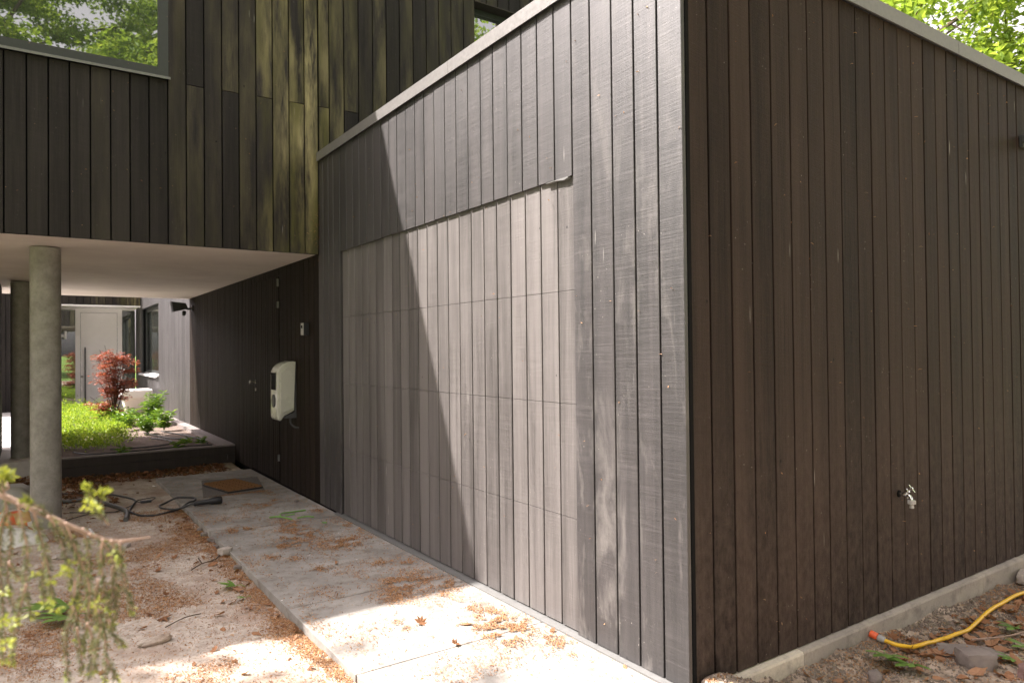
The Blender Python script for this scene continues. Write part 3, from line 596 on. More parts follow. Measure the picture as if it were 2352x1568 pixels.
# drip hoses
def smooth_path(pts, n=8):
    P = [np.array(p, float) for p in pts]; out = []
    for i in range(len(P)-1):
        p0, p1, p2, p3 = P[max(i-1, 0)], P[i], P[i+1], P[min(i+2, len(P)-1)]
        for t in np.linspace(0, 1, n, endpoint=False): out.append(.5*((2*p1)+(-p0+p2)*t+(2*p0-5*p1+4*p2-p3)*t*t+(-p0+3*p1-3*p2+p3)*t**3))
    return out+[P[-1]]
def bedz(pts, z=.19): return [(a, b, z) for a, b in pts]
for k, (pts, lb) in enumerate((([(-1.75, 8.35), (-1.6, 8.02), (-1.2, 7.98), (-.6, 8.05), (-.2, 8.0)], 'black drip hose curling along the front of the bed'),
        ([(-1.35, 8.35), (-.9, 8.3), (-.62, 8.5), (-.6, 8.95), (-.75, 9.3)], 'drip hose bending back round the bare soil'),
        ([(-.75, 10.2), (-.55, 9.2), (-.35, 8.9), (-.38, 8.5)], 'drip hose running between the shrubs to the front'),
        ([(-.5, 10.2), (-.3, 9.4), (-.2, 8.7), (-.22, 8.2)], 'drip hose beside the bed edging'))):
    p = MB(); p.tube(smooth_path(bedz(pts, .185)), .009, 8); tag(p.build('drip_hose', M['rubber'], smooth=True), lb, 'hose', 'drip hoses in the raised bed')

# ------------------------------------------------------------------ wall fittings
C = thing('car_charger', (0, 5.16, 1.0), 'cream electric car charger mounted on the dark passage wall', 'car charger')
prof = [(-.022, 1.308), (-.06, 1.306), (-.10, 1.296), (-.14, 1.274), (-.168, 1.245), (-.184, 1.21), (-.19, 1.17), (-.19, .76), (-.184, .735), (-.165, .722), (-.15, .728), (-.125, .768), (-.022, .815)]
p = MB(); p.prism([(a, 5.052, z) for a, z in prof], (0, .235, 0)); o = p.build('housing', M['cream'], C, True, bevel=.012)
p = MB(); p.prism([(.0, 5.062, z) for z in (1.30, .742)]+[(-.10, 5.062, .742), (-.13, 5.062, .762), (-.021, 5.062, .80), (-.021, 5.062, 1.30)], (0, .215, 0)); p.build('back_plate', M['dgrey'], C)
p = MB(); p.box((-.1925, 5.10, 1.025), (-.1895, 5.262, 1.195)); p.build('display', M['display'], C)
p = MB(); p.lathe([(.066, .0), (.066, .006), (.05, .009), (.0, .007)], (-.189, 5.18, .915), (-1, 0, 0), 32); p.build('socket', M['dgrey'], C, True)
p = MB(); p.tube(smooth_path([(-.05, 5.1, .745), (-.055, 5.07, .69), (-.03, 5.02, .655), (-.002, 4.99, .65)]), .009, 8); p.build('supply_cable', M['rubber'], C, True)
p = MB(); p.prism([(-.012, 5.045, 1.305), (-.06, 5.045, 1.29), (-.16, 5.045, 1.19), (-.16, 5.045, .79), (-.03, 5.045, .84)], (0, .01, 0)); p.build('side_panel', M['cream'], C, bevel=.003)
I = thing('keypad', (0, 4.70, 1.62), 'small black and grey keypad box high on the wall', 'keypad')
p = MB(); p.box((-.052, 4.662, 1.558), (-.001, 4.742, 1.676)); p.build('housing', M['black_plastic'], I, bevel=.003)
p = MB(); p.box((-.056, 4.664, 1.561), (-.0521, 4.740, 1.673)); p.build('front_plate', M['grey_plastic'], I)
p = MB(); p.box((-.0575, 4.685, 1.625), (-.0562, 4.725, 1.655)); p.build('display', M['display'], I)
Fl = thing('floodlight', (0, 10.4, 2.13), 'black floodlight with sensor below the white soffit end', 'floodlight')
p = MB(); p.tube([(-.002, 10.4, 2.13), (-.08, 10.4, 2.11), (-.11, 10.4, 2.12)], .016, 8); p.box((-.02, 10.36, 2.08), (-.001, 10.44, 2.17)); p.build('bracket', M['black_plastic'], Fl)
p = MB(); p.prism([(-.33, 10.30, 2.22), (-.12, 10.30, 2.20), (-.09, 10.30, 2.11), (-.30, 10.30, 2.06)], (0, .18, 0)); p.build('lamp_head', M['black_plastic'], Fl, bevel=.006)
p = MB(); p.lathe([(.02, 0), (.03, .02), (.03, .06), (.015, .08)], (-.13, 10.38, 2.08), (-.2, 0, -1), 14); p.build('sensor', M['black_plastic'], Fl, True)
L2 = thing('side_lamp', (3.36, 0, 2.80), 'dark box wall lamp at the right edge of the side wall', 'wall lamp')
p = MB(); p.box((3.30, -.15, 2.755), (3.47, -.02, 2.80)); p.box((3.32, -.021, 2.73), (3.42, .002, 2.81)); p.build('lamp_body', M['frame'], L2, bevel=.003)
# tap
T_ = thing('garden_tap', (1.668, 0, .603), 'chrome garden tap on the brown side wall', 'tap')
p = MB(); p.lathe([(.0, -.002), (.019, -.002), (.018, .003), (.0, .0035)], (1.668, .0, .603), (0, -1, 0), 20); p.build('wall_hole', M['gap'], T_)
p = MB(); p.tube(smooth_path([(1.668, 0, .603), (1.668, -.02, .600), (1.668, -.048, .592)]), [.008]*8+[.0085]*8+[.010], 14)
p.tube(smooth_path([(1.668, -.022, .603), (1.668, -.032, .613), (1.668, -.044, .626)]), [.0095]*8+[.0098]*8+[.009], 14)
p.lathe([(.0, 0), (.0125, .0), (.0135, .003), (.0125, .007), (.006, .010), (.005, .024)], (1.668, -.043, .624), (0, -.77, .64), 18)
p.tube(smooth_path([(1.668, -.040, .600), (1.668, -.052, .600), (1.668, -.062, .588), (1.668, -.065, .572)]), .0082, 14)
p.lathe([(.0, 0), (.009, 0), (.009, .006), (.0, .007)], (1.668, -.040, .589), (0, .1, -1), 6)
p.build('tap_body', M['chrome'], T_, True)
p = MB(); p.tube([(1.668, -.052, .657), (1.668, -.083, .622)], .0035, 10); p.lathe([(.0055, -.006), (.0062, 0), (.0055, .006)], (1.668, -.0665, .640), (0, -.77, .64), 12); p.build('handle', M['chrome'], T_, True)
p = MB(); z0 = .578; k0 = .9
for k in range(16):
    a = k*math.pi/8; p.box((1.668+.0175*math.cos(a)-.002, -.065+.0175*math.sin(a)-.002, z0-.019), (1.668+.0175*math.cos(a)+.002, -.065+.0175*math.sin(a)+.002, z0-.002))
p.lathe([(r_q*k0, h_q*.62) for r_q, h_q in [(.0, 0), (.0198, 0), (.0205, .004), (.0198, .030), (.011, .036), (.0105, .042), (.0095, .046), (.0125, .054), (.0125, .060), (.011, .0605), (.011, .063), (.0125, .0635), (.0115, .068), (.0, .068)]], (1.668, -.065, z0), (0, 0, -1), 24)
p.build('hose_connector', M['grey_plastic'], T_, True)

# ------------------------------------------------------------------ things on the ground
def G_(x, y, dz=0): return (x, y, float(hgt(x, y))+dz)
# yellow hose
Hs = thing('garden_hose', (1.4, -.1, -.1), 'yellow garden hose with orange connector on the soil by the side wall', 'hose')
hp = [(1.302, -.1), (1.315, -.151), (1.363, -.19), (1.423, -.212), (1.521, -.214), (1.608, -.215), (1.699, -.23), (1.798, -.238), (1.91, -.231), (2.131, -.203), (2.304, -.19), (2.452, -.184), (2.604, -.182), (2.9, -.19), (3.3, -.25), (3.8, -.5), (4.2, -1.0), (4.1, -1.8)]
path = smooth_path([(a, b, 0) for a, b in hp], 10); zz = np.array([float(hgt(q_[0], q_[1])) for q_ in path]); zz = np.convolve(np.pad(zz, 7, mode='edge'), np.ones(15)/15, 'valid')
path = [np.array([q_[0], q_[1], z+.028]) for q_, z in zip(path, zz)]
p = MB(); k_ = 24; p.tube(path, .0098, k_, cap=True)
nf = len(path)-1; p.b = [((j % k_)/k_) for j in range(nf*k_)]+[0, 0]
p.build('hose_tube', M['hose'], Hs, True)
a0 = path[0]; dr = a0-path[3]; dr /= np.linalg.norm(dr); dr = dr+np.array([0, 0, .12])
p = MB(); p.lathe([(.012, 0), (.0165, .003), (.0165, .03), (.014, .034)], a0-dr*.004, dr, 24); p.build('collar', M['grey_plastic'], Hs, True)
p = MB(); p.lathe([(.0155, 0), (.0175, .003), (.0175, .032), (.016, .036), (.010, .036), (.009, .02)], a0+dr*.031, dr, 24); p.build('connector', M['orange_plastic'], Hs, True)
# rocks
def rock(name, x, y, sx, sy, sz, rz, mat, label, cat, seed, dz=0, tilt=0, group=None, flat=.6):
    r_ = np.random.default_rng(seed); bm = bmesh.new(); bmesh.ops.create_cube(bm, size=1)
    bmesh.ops.subdivide_edges(bm, edges=bm.edges[:], cuts=7, use_grid_fill=True)
    for v in bm.verts:
        c = np.array(v.co); s_ = c/max(np.linalg.norm(c), 1e-6)*.56; c = c*flat+s_*(1-flat)
        n_ = (fbm(c[0]*2.2+seed, c[1]*2.2+c[2]*1.7, 3, seed)-.5)*.62+(fbm(c[0]*8+c[2]*5, c[1]*8-c[2]*4, 3, seed+3)-.5)*.16
        v.co = Vector(c*(1+n_))
    for v in bm.verts: v.co = Vector((v.co.x*sx, v.co.y*sy, v.co.z*sz))
    me = bpy.data.meshes.new(name); bm.to_mesh(me); bm.free(); me.materials.append(mat); me.polygons.foreach_set('use_smooth', np.full(len(me.polygons), True)); me.set_sharp_from_angle(angle=R(32))
    o = link(bpy.data.objects.new(name, me)); o.location = G_(x, y, sz*.28+dz); o.rotation_euler = (tilt, tilt*.4, rz); return tag(o, label, cat, group)
rock('rock', 1.585, -.355, .30, .13, .05, R(-50), M['rock'], 'flat dark slate slab just in front of the yellow hose', 'rock', 1, flat=.55, tilt=.1, dz=-.008)
rock('rock', 1.47, -.445, .16, .11, .10, R(-35), M['rock'], 'blocky brownish stone in front of the slate slab', 'rock', 2, flat=.5)
rock('rock', 1.62, -.74, .30, .20, .12, R(-20), M['rock_red'], 'reddish stone block in the bottom right corner', 'rock', 3, flat=.9)
rock('rock', .955, -.24, .07, .055, .05, .5, M['rock'], 'small rounded grey stone left of the green leaves', 'rock', 4, flat=.15)
rock('rock', 3.05, -.09, .16, .10, .08, .2, M['rock_pale'], 'pale stone against the far end of the plinth', 'rock', 5)
rock('stone', -1.062, 3.31, .085, .06, .06, .4, M['rock_pale'], 'pinkish angular stone against the path edge', 'stone', 6, dz=.01)
rock('stone', -1.613, 4.01, .06, .045, .035, 1, M['rock_pale'], 'pale oval pebble on the bare soil', 'stone', 7)
rock('stone', -1.678, 3.91, .045, .035, .03, 2, M['rock_pale'], 'smaller pale pebble beside the oval one', 'stone', 8)
rock('stone', -1.99, 3.95, .16, .10, .04, .3, M['rock_pale'], 'flat grey stone half buried behind the branch', 'stone', 9)
for k, (x, y, s_) in enumerate(((-1.05, 4.05, .06), (-1.048, 3.80, .07), (-1.055, 3.62, .05), (-1.06, 2.95, .05), (-1.05, 4.25, .045))):
    rock('stone', x, y, s_, s_*.8, s_*.6, k, M['rock'], 'small grey rubble lump wedged along the path edge', 'stone', 20+k, group='rubble along the path edge')
rock('soil_clod', -1.70, 1.90, .15, .06, .035, .2, M['ground'], 'brown crumbly clod of earth in the foreground soil', 'clod', 30, flat=.3)
p = MB(); p.box((-.05, -.03, 0), (.05, .03, .05)); o = p.build('brick', M['rock'], bevel=.004); o.location = G_(-1.53, 6.47, -.01); o.rotation_euler = (0, 0, .1); tag(o, 'grey brick lying on the soil under the soffit', 'brick')
o = MB(); o.box((-.02, -.012, 0), (.02, .012, .008)); o = o.build('stone_chip', M['white']); o.location = (-1.09, 6.5, float(hgt(-1.09, 6.5))+.004); o.rotation_euler = (.2, .2, 1); tag(o, 'tiny white chip near the far path corner', 'chip')
o = MB(); o.lathe([(.010, 0), (.018, .001), (.018, .014), (.010, .015)], (0, 0, 0), k=6); o = o.build('nut', M['steel']); o.location = (-.146, 4.62, .001); tag(o, 'small metal nut on the path near the passage wall', 'nut')
# sticks, stalks
def sticks(name, paths, rad, mat, label, cat, group=None):
    p = MB()
    for q_ in paths: p.tube(smooth_path(q_, 5), rad, 6)
    return tag(p.build(name, mat, smooth=True), label, cat, group)
sticks('wood_scrap', [[G_(-1.84, 4.70, .012), G_(-1.83, 4.40, .012)], [G_(-1.80, 4.66, .014), G_(-1.79, 4.45, .012)]], .011, M['white_sill'], 'pair of pale broken wood strips on the soil', 'wood scrap')
sticks('stick', [[G_(-2.03, 4.65, .01), G_(-2.0, 4.57, .014), G_(-1.985, 4.49, .01)]], .007, M['white_sill'], 'short pale stick beside the white sack', 'stick')
sticks('twig', [[G_(-1.33, 3.05, .012), G_(-1.25, 3.12, .02), G_(-1.16, 3.16, .02), G_(-1.1, 3.3, .012)], [G_(-1.25, 3.12, .02), G_(-1.24, 3.3, .012)]], .004, M['bark'], 'thin forked twig near the path edge', 'twig')
sticks('twig', [[G_(-1.62, 2.1, .012), G_(-1.52, 2.16, .02), G_(-1.43, 2.2, .012)]], .003, M['bark'], 'thin bent twig in the foreground soil', 'twig')
for k, q_ in enumerate((((-.532, 4.111), (-.469, 4.047), (-.398, 3.93)), ((-.457, 4.07), (-.42, 4.16), (-.33, 4.2), (-.196, 4.2)), ((-.406, 4.1), (-.333, 4.069)), ((-.35, 3.95), (-.28, 3.92), (-.224, 3.90)), ((-.232, 3.673), (-.218, 3.608)))):
    sticks('plant_stalk', [[(a, b, .008+.01*(j == 1)) for j, (a, b) in enumerate(q_)]], .006 if k < 2 else .005, M['stalk'], ['straight green stalk, leftmost on the path', 'long curved green stalk on the path', 'short green stalk inside the curved one', 'short green stalk right of the bundle', 'tiny green stalk bit nearest the garage door'][k], 'stalk', 'green stalks on the path')
sticks('twig', [[G_(3.0, -.42, .02), G_(2.3, -.43, .03), G_(2.0, -.40, .03), G_(1.75, -.31, .03)]], .005, M['twig'], 'long thin grey twig right of the hose', 'twig')
# charging cable, conduit, wires
Cc = thing('charging_cable', (-.9, 5.0, 0), 'coiled black charging cable with its plug lying on the path', 'cable')
cp = [(-2.3, 6.9), (-1.9, 6.55), (-1.6, 6.35), (-1.42, 5.93), (-1.36, 5.72), (-1.40, 5.5), (-1.45, 5.30), (-1.45, 5.12), (-1.40, 4.97), (-1.30, 4.89), (-1.195, 4.94), (-1.081, 5.03), (-1.0, 5.06), (-.93, 5.20), (-.894, 5.33), (-.95, 5.43), (-1.04, 5.455), (-1.14, 5.43), (-1.205, 5.30), (-1.19, 5.14), (-1.09, 5.03), (-.99, 4.975), (-.955, 4.965)]
pth = smooth_path([(a, b, max(float(hgt(a, b)), 0 if a > -1.06 else -9)+.012+(.018 if j in (11, 12, 20, 21) else 0)) for j, (a, b) in enumerate(cp)], 6)
p = MB(); p.tube(pth, .0088, 10); p.build('cord', M['rubber'], Cc, True)
p = MB(); p.lathe([(.010, 0), (.020, .01), (.022, .03), (.023, .13), (.030, .155), (.034, .17), (.034, .235), (.031, .245), (.027, .245), (.027, .20), (0, .20)], (-.975, 4.962, .034), (1, .055, .012), 24); p.build('plug', M['black_plastic'], Cc, True)
p = MB(); p.tube(smooth_path([G_(a, b, .017) for a, b in ((-2.6, 6.5), (-2.2, 6.27), (-1.944, 6.107), (-1.773, 5.977), (-1.617, 5.747), (-1.527, 5.515), (-1.488, 5.29), (-1.493, 5.071), (-1.526, 4.852))]), .0195, 14)
tag(p.build('conduit_pipe', M['grey_pipe'], smooth=True), 'thick grey flexible conduit curving over the soil', 'pipe')
p = MB(); p.tube(smooth_path([G_(a, b, .006) for a, b in ((-1.9, 5.6), (-1.6, 5.35), (-1.42, 5.5), (-1.35, 5.72), (-1.24, 5.78), (-1.18, 5.75), (-1.26, 5.62), (-1.36, 5.66))]), .0035, 6)
p.tube(smooth_path([G_(a, b, .006) for a, b in ((-2.4, 5.4), (-2.0, 5.25), (-1.75, 5.42), (-1.5, 5.3))]), .0035, 6); p.box((-1.33, 5.56, -.02), (-1.24, 5.6, .0))
tag(p.build('loose_wire', M['rubber'], smooth=True), 'thin loose black wires beside the grey conduit', 'wire')
# recessed mat and brush mat
p = MB(); c4 = [(-.649, 6.33), (-.089, 6.201), (-.237, 5.336), (-.817, 5.348)]
p.prism([(a, b, .0025) for a, b in c4], (0, 0, .004)); tag(p.build('rubber_mat', M['grid'], smooth=False), 'dark flat rubber mat lying on the path', 'mat')
Bm = thing('brush_mat', (-.46, 5.74, .007), 'brown ribbed brush mat lying askew on the rubber mat', 'brush mat')
A = np.array([-.702, 5.987]); Bq = np.array([-.354, 6.081]); Cq = np.array([-.223, 5.475]); Dq = np.array([-.579, 5.399])
p = MB(); p.prism([(*A, .008), (*Bq, .008), (*Cq, .008), (*Dq, .008)], (0, 0, .014)); p.build('frame', M['rubber'], Bm)
p = MB()
for k in range(9):
    f0 = (k+.12)/9; f1 = (k+.86)/9; a = A+(Dq-A)*f0; b = Bq+(Cq-Bq)*f0; a2 = A+(Dq-A)*f1; b2 = Bq+(Cq-Bq)*f1
    for j in range(5):
        g0 = (j+.06)/5; g1 = (j+.94)/5; P1, P2, P3, P4 = a+(b-a)*g0, a+(b-a)*g1, a2+(b2-a2)*g1, a2+(b2-a2)*g0; m1, m2 = (P1+P4)/2, (P2+P3)/2
        p.add([(*P1, .0225), (*P2, .0225), (*P3, .0225), (*P4, .0225), (*m1, .040), (*m2, .040)], [(0, 1, 5, 4), (3, 4, 5, 2), (0, 4, 3), (1, 2, 5)])
p.build('bristles', M['coir'], Bm, True)
# sacks
def sack(name, x, y, z, sx, sy, sz, rz, mat, label, seed, crumple=.06):
    bm = bmesh.new(); bmesh.ops.create_cube(bm, size=1); bmesh.ops.subdivide_edges(bm, edges=bm.edges[:], cuts=11, use_grid_fill=True)
    for v in bm.verts:
        x_, y_, z_ = v.co; e = max(abs(x_), abs(y_))*2; th = (1-max(0, (e-.35)/.65)**2.4)*.86+.14
        cx = 1-.10*(abs(y_)*2)**3
        f = (fbm(x_*4+seed, y_*4+z_, 3, seed)-.5)*crumple*2+(fbm(x_*13, y_*13+z_*3, 3, seed+2)-.5)*crumple*.8
        v.co = Vector((x_*sx*cx+f*.15*sx, y_*sy+f*.1, (z_*th+.5*th*.9+.0)*sz+f*sz*.6))
    me = bpy.data.meshes.new(name); bm.to_mesh(me); bm.free(); me.materials.append(mat); me.polygons.foreach_set('use_smooth', np.full(len(me.polygons), True))
    o = link(bpy.data.objects.new(name, me)); o.location = (x, y, z); o.rotation_euler = (0, 0, rz); return tag(o, label, 'sack')
sack('paper_sack', -2.50, 4.62, -.04, .82, .50, .13, R(8), bagm('white_print_sack', [(.16, .33, .0, .2, (.42, .16, .07)), (.05, .15, .02, .2, (.35, .3, .24)), (-.4, .05, -.03, .18, (.38, .22, .13)), (-.42, .1, -.19, -.13, (.55, .62, .08)), (-.42, .12, -.10, -.08, (.2, .19, .18)), (.19, .30, .03, .06, (.8, .76, .72)), (.19, .30, .09, .11, (.8, .76, .72))], (.66, .64, .61)), 'white paper sack with orange print beside the nearer column', 3)
b2 = sack('grey_sack', -2.42, 5.62, -.05, .66, .42, .33, R(-4), bagm('grey_sack_plastic', [], (.33, .32, .285)), 'grey sack with black letter label behind the nearer column', 5, .04)
p = MB(); p.box((-.05, -.001, -.02), (.05, .001, .02)); lb = p.build('label_patch', M['black_plastic'], world=False); lb.parent = b2; lb.location = (.175, -.2085, .14); lb.rotation_euler = (-.25, R(62), 0)
tx = bpy.data.curves.new('lettering', 'FONT'); tx.body = 'BAK'; tx.size = .036; tx.extrude = .0005; tx.align_x = 'CENTER'; tx.align_y = 'CENTER'; tx.materials.append(M['white']); t0_ = bpy.data.objects.new('lettering_source', tx); to = link(bpy.data.objects.new('lettering', bpy.data.meshes.new_from_object(t0_))); bpy.data.objects.remove(t0_); to.parent = lb; to.location = (0, -.0022, 0); to.rotation_euler = (R(90), 0, 0)
sack('foil_bag', -2.30, 5.18, -.03, .24, .36, .15, R(20), bagm('orange_foil', [(-.2, .03, -.2, .0, (.62, .11, .03)), (.05, .2, -.02, .16, (.66, .12, .02)), (-.2, .0, .08, .2, (.72, .30, .04)), (-.05, .2, -.16, -.08, (.5, .3, .12))], (.62, .56, .5)), 'crumpled orange and white bag behind the white sack', 8, .16)

# ------------------------------------------------------------------ fallen leaves
def flat_leaf_mesh(name, outline, mat, curl, size, seed, b=.5):
    r_ = np.random.default_rng(seed); n = len(outline); vs = [(0, 0, 0)]; 
    for (x_, y_) in outline: vs.append((x_*size, y_*size, curl*size*((x_*x_)*1.6+(y_*y_)*.6+r_.normal()*.05)))
    me = bpy.data.meshes.new(name); me.from_pydata(vs, [], [(0, k+1, (k+1) % n+1) for k in range(n)])
    a = me.attributes.new('bid', 'FLOAT', 'FACE'); a.data.foreach_set('value', np.clip(b+r_.normal(size=n)*.06, 0, 1).astype(np.float32)); me.materials.append(mat); return me
oval = [(0, -.5), (.16, -.35), (.25, -.1), (.22, .15), (.12, .38), (0, .55), (-.13, .36), (-.24, .12), (-.24, -.12), (-.15, -.36)]
maplo = [(0, -.45), (.12, -.3), (.42, -.38), (.3, -.12), (.55, .02), (.3, .12), (.36, .42), (.14, .28), (0, .6), (-.14, .28), (-.36, .42), (-.3, .12), (-.55, .02), (-.3, -.12), (-.42, -.38), (-.12, -.3)]
dry = [flat_leaf_mesh('dry_leaf', oval if k % 3 else maplo, M['leaf_dry'], (.55, -.5, .8, -.7, .4, .9)[k], .075, k, (.45, .65, .85, .3, .55, .75)[k]) for k in range(6)]
def ztop(x, y): return 0.0 if (-1.04 < x < -.03 and y > -1 and y < 6.83) else float(hgt(x, y))
r_ = np.random.default_rng(77); spots = []
named = [(-1.611, 2.272, 1.2), (-1.167, 2.488, 1.1), (-1.719, 2.179, .7), (-1.87, 2.54, .9), (-.904, 5.034, 1.0), (-1.54, 4.879, 1), (-1.88, 2.82, .8), (-1.451, 3.538, .8), (-1.19, 3.084, .9), (-.549, 1.301, .9), (-.367, 1.155, 1.0), (-.062, .827, .5), (-.046, .329, .5), (-.534, .969, .8), (-.532, 2.544, .7)]
for (x, y, s_) in named: spots.append((x, y, s_))
for k in range(70): spots.append((-1.07-abs(r_.normal())*.12, r_.uniform(1.6, 5.2), r_.uniform(.4, .8)))
for k in range(75): spots.append((r_.uniform(-2.4, -1.1), r_.uniform(1.0, 6.5), r_.uniform(.3, .85)))
for k in range(190):
    x = .95+r_.random()**.8*1.9; spots.append((x, -.06-abs(r_.normal())*.24-.12*r_.random(), r_.uniform(.5, 1.25)))
for (x, y, s_) in ((1.5, -.07, .8), (1.274, -.123, .9), (1.493, -.122, .8), (1.358, -.219, 1), (1.774, -.44, 1.1), (1.222, -.222, .9), (1.359, -.265, .9), (2.095, -.17, 1), (.72, -.12, .9), (.8, -.16, .8), (.66, -.09, .7)): spots.append((x, y, s_))
for (x, y, s_) in spots:
    if -.03 < x and y > -.035: continue
    o = link(bpy.data.objects.new('dry_leaf', dry[int(r_.integers(6))])); o.location = (x, y, ztop(x, y)+.010*s_); o.rotation_euler = (r_.normal()*.35, r_.normal()*.35, r_.uniform(0, 6.28)); o.scale = (s_,)*3
    tag(o, 'dry curled brown leaf lying on the path' if (-1.04 < x < 0 and y > 0) else ('dry curled brown leaf on the soil by the side wall' if x > 0 else 'dry curled brown leaf on the bare soil left of the path'), 'leaf', 'dry brown leaves on the ground')
# green leaves: hand-shaped sprays with long lobes
def green_leaf(x, y, s_, rz, label, n=5, dz=.02, tilt=.15):
    r_ = np.random.default_rng(int(abs(x*1000)))
    t = thing('green_leaf', (x, y, ztop(x, y)+dz), label, 'leaf', 'fresh green leaves on the ground', rz)
    mb = MB()
    for k in range(n):
        a = (k-(n-1)/2)*.42; L = s_*(1-.12*abs(k-(n-1)/2))*r_.uniform(.9, 1.05); W_ = L*.17; m = 7; vs = []; fs = []
        cz = r_.uniform(-.02, .05)*s_*3
        for j in range(m+1):
            f = j/m; w_ = W_*math.sin(math.pi*min(f*.92+.08, 1))**.8*(1.0 if j % 2 else .78); c = np.array([math.sin(a)*L*f, math.cos(a)*L*f, cz*f+.35*s_*.2*math.sin(f*2.6)]); sd_ = np.array([math.cos(a), -math.sin(a), 0])
            vs += [c-sd_*w_+np.array([0, 0, -.12*w_]), c+np.array([0, 0, .15*w_]), c+sd_*w_+np.array([0, 0, -.12*w_])]
        for j in range(m): fs += [(3*j, 3*j+1, 3*j+4, 3*j+3), (3*j+1, 3*j+2, 3*j+5, 3*j+4)]
        mb.add(vs, fs, r_.random())
    mb.build('blade', M['leaf_green'], t, True, world=False)
    mb = MB(); mb.tube([(0, 0, .0), (s_*.05, -s_*.3, .01), (0, -s_*.55, .0)], .0015, 5); mb.build('leaf_stalk', M['stalk'], t, world=False)
    t.rotation_euler = (tilt, 0, rz)
green_leaf(-2.03, 2.74, .26, R(105), 'large green leaf spray behind the conifer branch', 6, .03)
green_leaf(-2.02, 2.55, .20, R(120), 'green leaf lobes overlapping the large leaf spray', 4, .02)
green_leaf(-1.17, 2.56, .11, R(70), 'green leaf on the soil near the path edge', 5, .015)
green_leaf(-1.16, 2.34, .06, R(100), 'tiny dark green leaf below the path-edge leaf', 3, .01)
green_leaf(1.15, -.19, .17, R(120), 'large yellow-green leaf by the hose bend, back one', 5, .03)
green_leaf(1.17, -.30, .17, R(100), 'crumpled yellow-green leaf in front of the big one', 6, .02)
green_leaf(2.12, -.37, .13, R(80), 'green leaf near the right end of the hose', 4, .02)
green_leaf(1.90, -.50, .12, R(60), 'green leaf behind the blocky stone', 4, .02)
green_leaf(1.68, -.52, .10, R(70), 'dark green leaf just right of the blocky stone', 4, .02)
green_leaf(-.72, .52, .035, R(20), 'tiny green leaf scrap on the sunlit path', 2, .004)
for (x, y, lb) in ((1.53, -.075, 'white shell-like chip near the hose connector'), (2.33, -.08, 'white chip behind the middle of the hose')):
    me = flat_leaf_mesh('white_chip', oval, M['white'], .3, .045, 5); o = link(bpy.data.objects.new('white_chip', me)); o.location = G_(x, y, .02); o.rotation_euler = (.9, .2, .7); tag(o, lb, 'chip')

# ------------------------------------------------------------------ blossom litter (stuff)
def strips(x, y, z, r_, L, Wd):
    n = len(x); a = r_.uniform(0, 6.28, n); d = np.stack([np.cos(a), np.sin(a), r_.normal(size=n)*.25], 1); s_ = np.stack([-np.sin(a), np.cos(a), r_.normal(size=n)*.5], 1)
    L = L[:, None]; Wd = Wd[:, None]; c = np.stack([x, y, z+L[:, 0]*.12], 1); hump = np.zeros((n, 3)); hump[:, 2] = L[:, 0]*r_.uniform(.05, .4, n)
    v0 = c-d*L/2; v1 = c+hump; v2 = c+d*L/2
    V = np.stack([v0-s_*Wd*.3, v0+s_*Wd*.3, v1+s_*Wd/2, v1-s_*Wd/2, v2+s_*Wd*.3, v2-s_*Wd*.3], 1).reshape(-1, 3); j = np.arange(n)[:, None]*6
    return V, np.concatenate([j+np.array([[0, 1, 2, 3]]), j+np.array([[3, 2, 4, 5]])], 1).reshape(-1, 4)
r_ = np.random.default_rng(123); xs = []; ysl = []; dzs = []
def scatter(n, x0, x1, y0, y1, dens):
    x = r_.uniform(x0, x1, n); y = r_.uniform(y0, y1, n); k = r_.random(n) < dens(x, y); xs.append(x[k]); ysl.append(y[k]); dzs.append(np.zeros(k.sum()))
scatter(240000, -2.7, -1.04, -.6, 5.4, lambda x, y: np.clip((fbm(x*3+y*.6, y*2.4, 4, 80)-.50)*6, .10, 1)*np.clip(1.25-(y-1.0)*.14, .3, 1))
scatter(60000, -1.30, -1.035, -.5, 5.2, lambda x, y: np.exp(-((x+1.05)/.11)**2)*(.35+.65*(fbm(x*6, y*3, 3, 83) > .42)))
scatter(5200, -1.03, -.04, -.3, 6.5, lambda x, y: np.full(len(x), .8))
scatter(26000, -1.03, -.04, .6, 5.0, lambda x, y: np.clip((fbm(x*4+2, y*3, 4, 90)-.54)*6, 0, 1))
clumps = [(-.35, 2.979, .12, .09), (-.435, 3.363, .10, .08), (-.25, 3.05, .15, .07), (-.303, 2.366, .07, .05), (-.151, 2.3, .05, .06), (-.483, 1.746, .09, .08), (-.40, 1.88, .08, .09), (-.234, 1.92, .10, .09), (-.33, 2.02, .08, .05), (-.667, 2.5, .06, .04), (-.242, 1.604, .03, .02), (-.123, 1.735, .07, .06), (-.646, 1.317, .045, .05), (-.189, 1.20, .07, .08), (-.32, 1.027, .07, .09), (-.296, .90, .08, .08), (-.22, 1.05, .08, .1), (-.235, 1.368, .04, .07), (-.145, .98, .08, .08), (-.127, .723, .05, .06), (-.129, .606, .05, .04), (-.084, 3.424, .05, .10), (-.099, 4.184, .05, .09), (-.892, 3.85, .06, .05), (-.80, 3.84, .07, .04), (-.625, 4.134, .03, .03), (-.461, 3.80, .10, .09), (-.50, 3.60, .09, .07), (-.574, 3.369, .08, .05), (-.59, 3.178, .10, .06), (-.727, 3.184, .06, .05), (-.844, 2.954, .05, .04), (-.706, 2.83, .06, .04), (-.548, 4.788, .04, .03), (-.217, 5.15, .05, .06), (-.30, 5.32, .12, .02), (-.55, 5.33, .15, .015), (-.421, 4.614, .03, .03), (-.30, 4.75, .04, .05)]
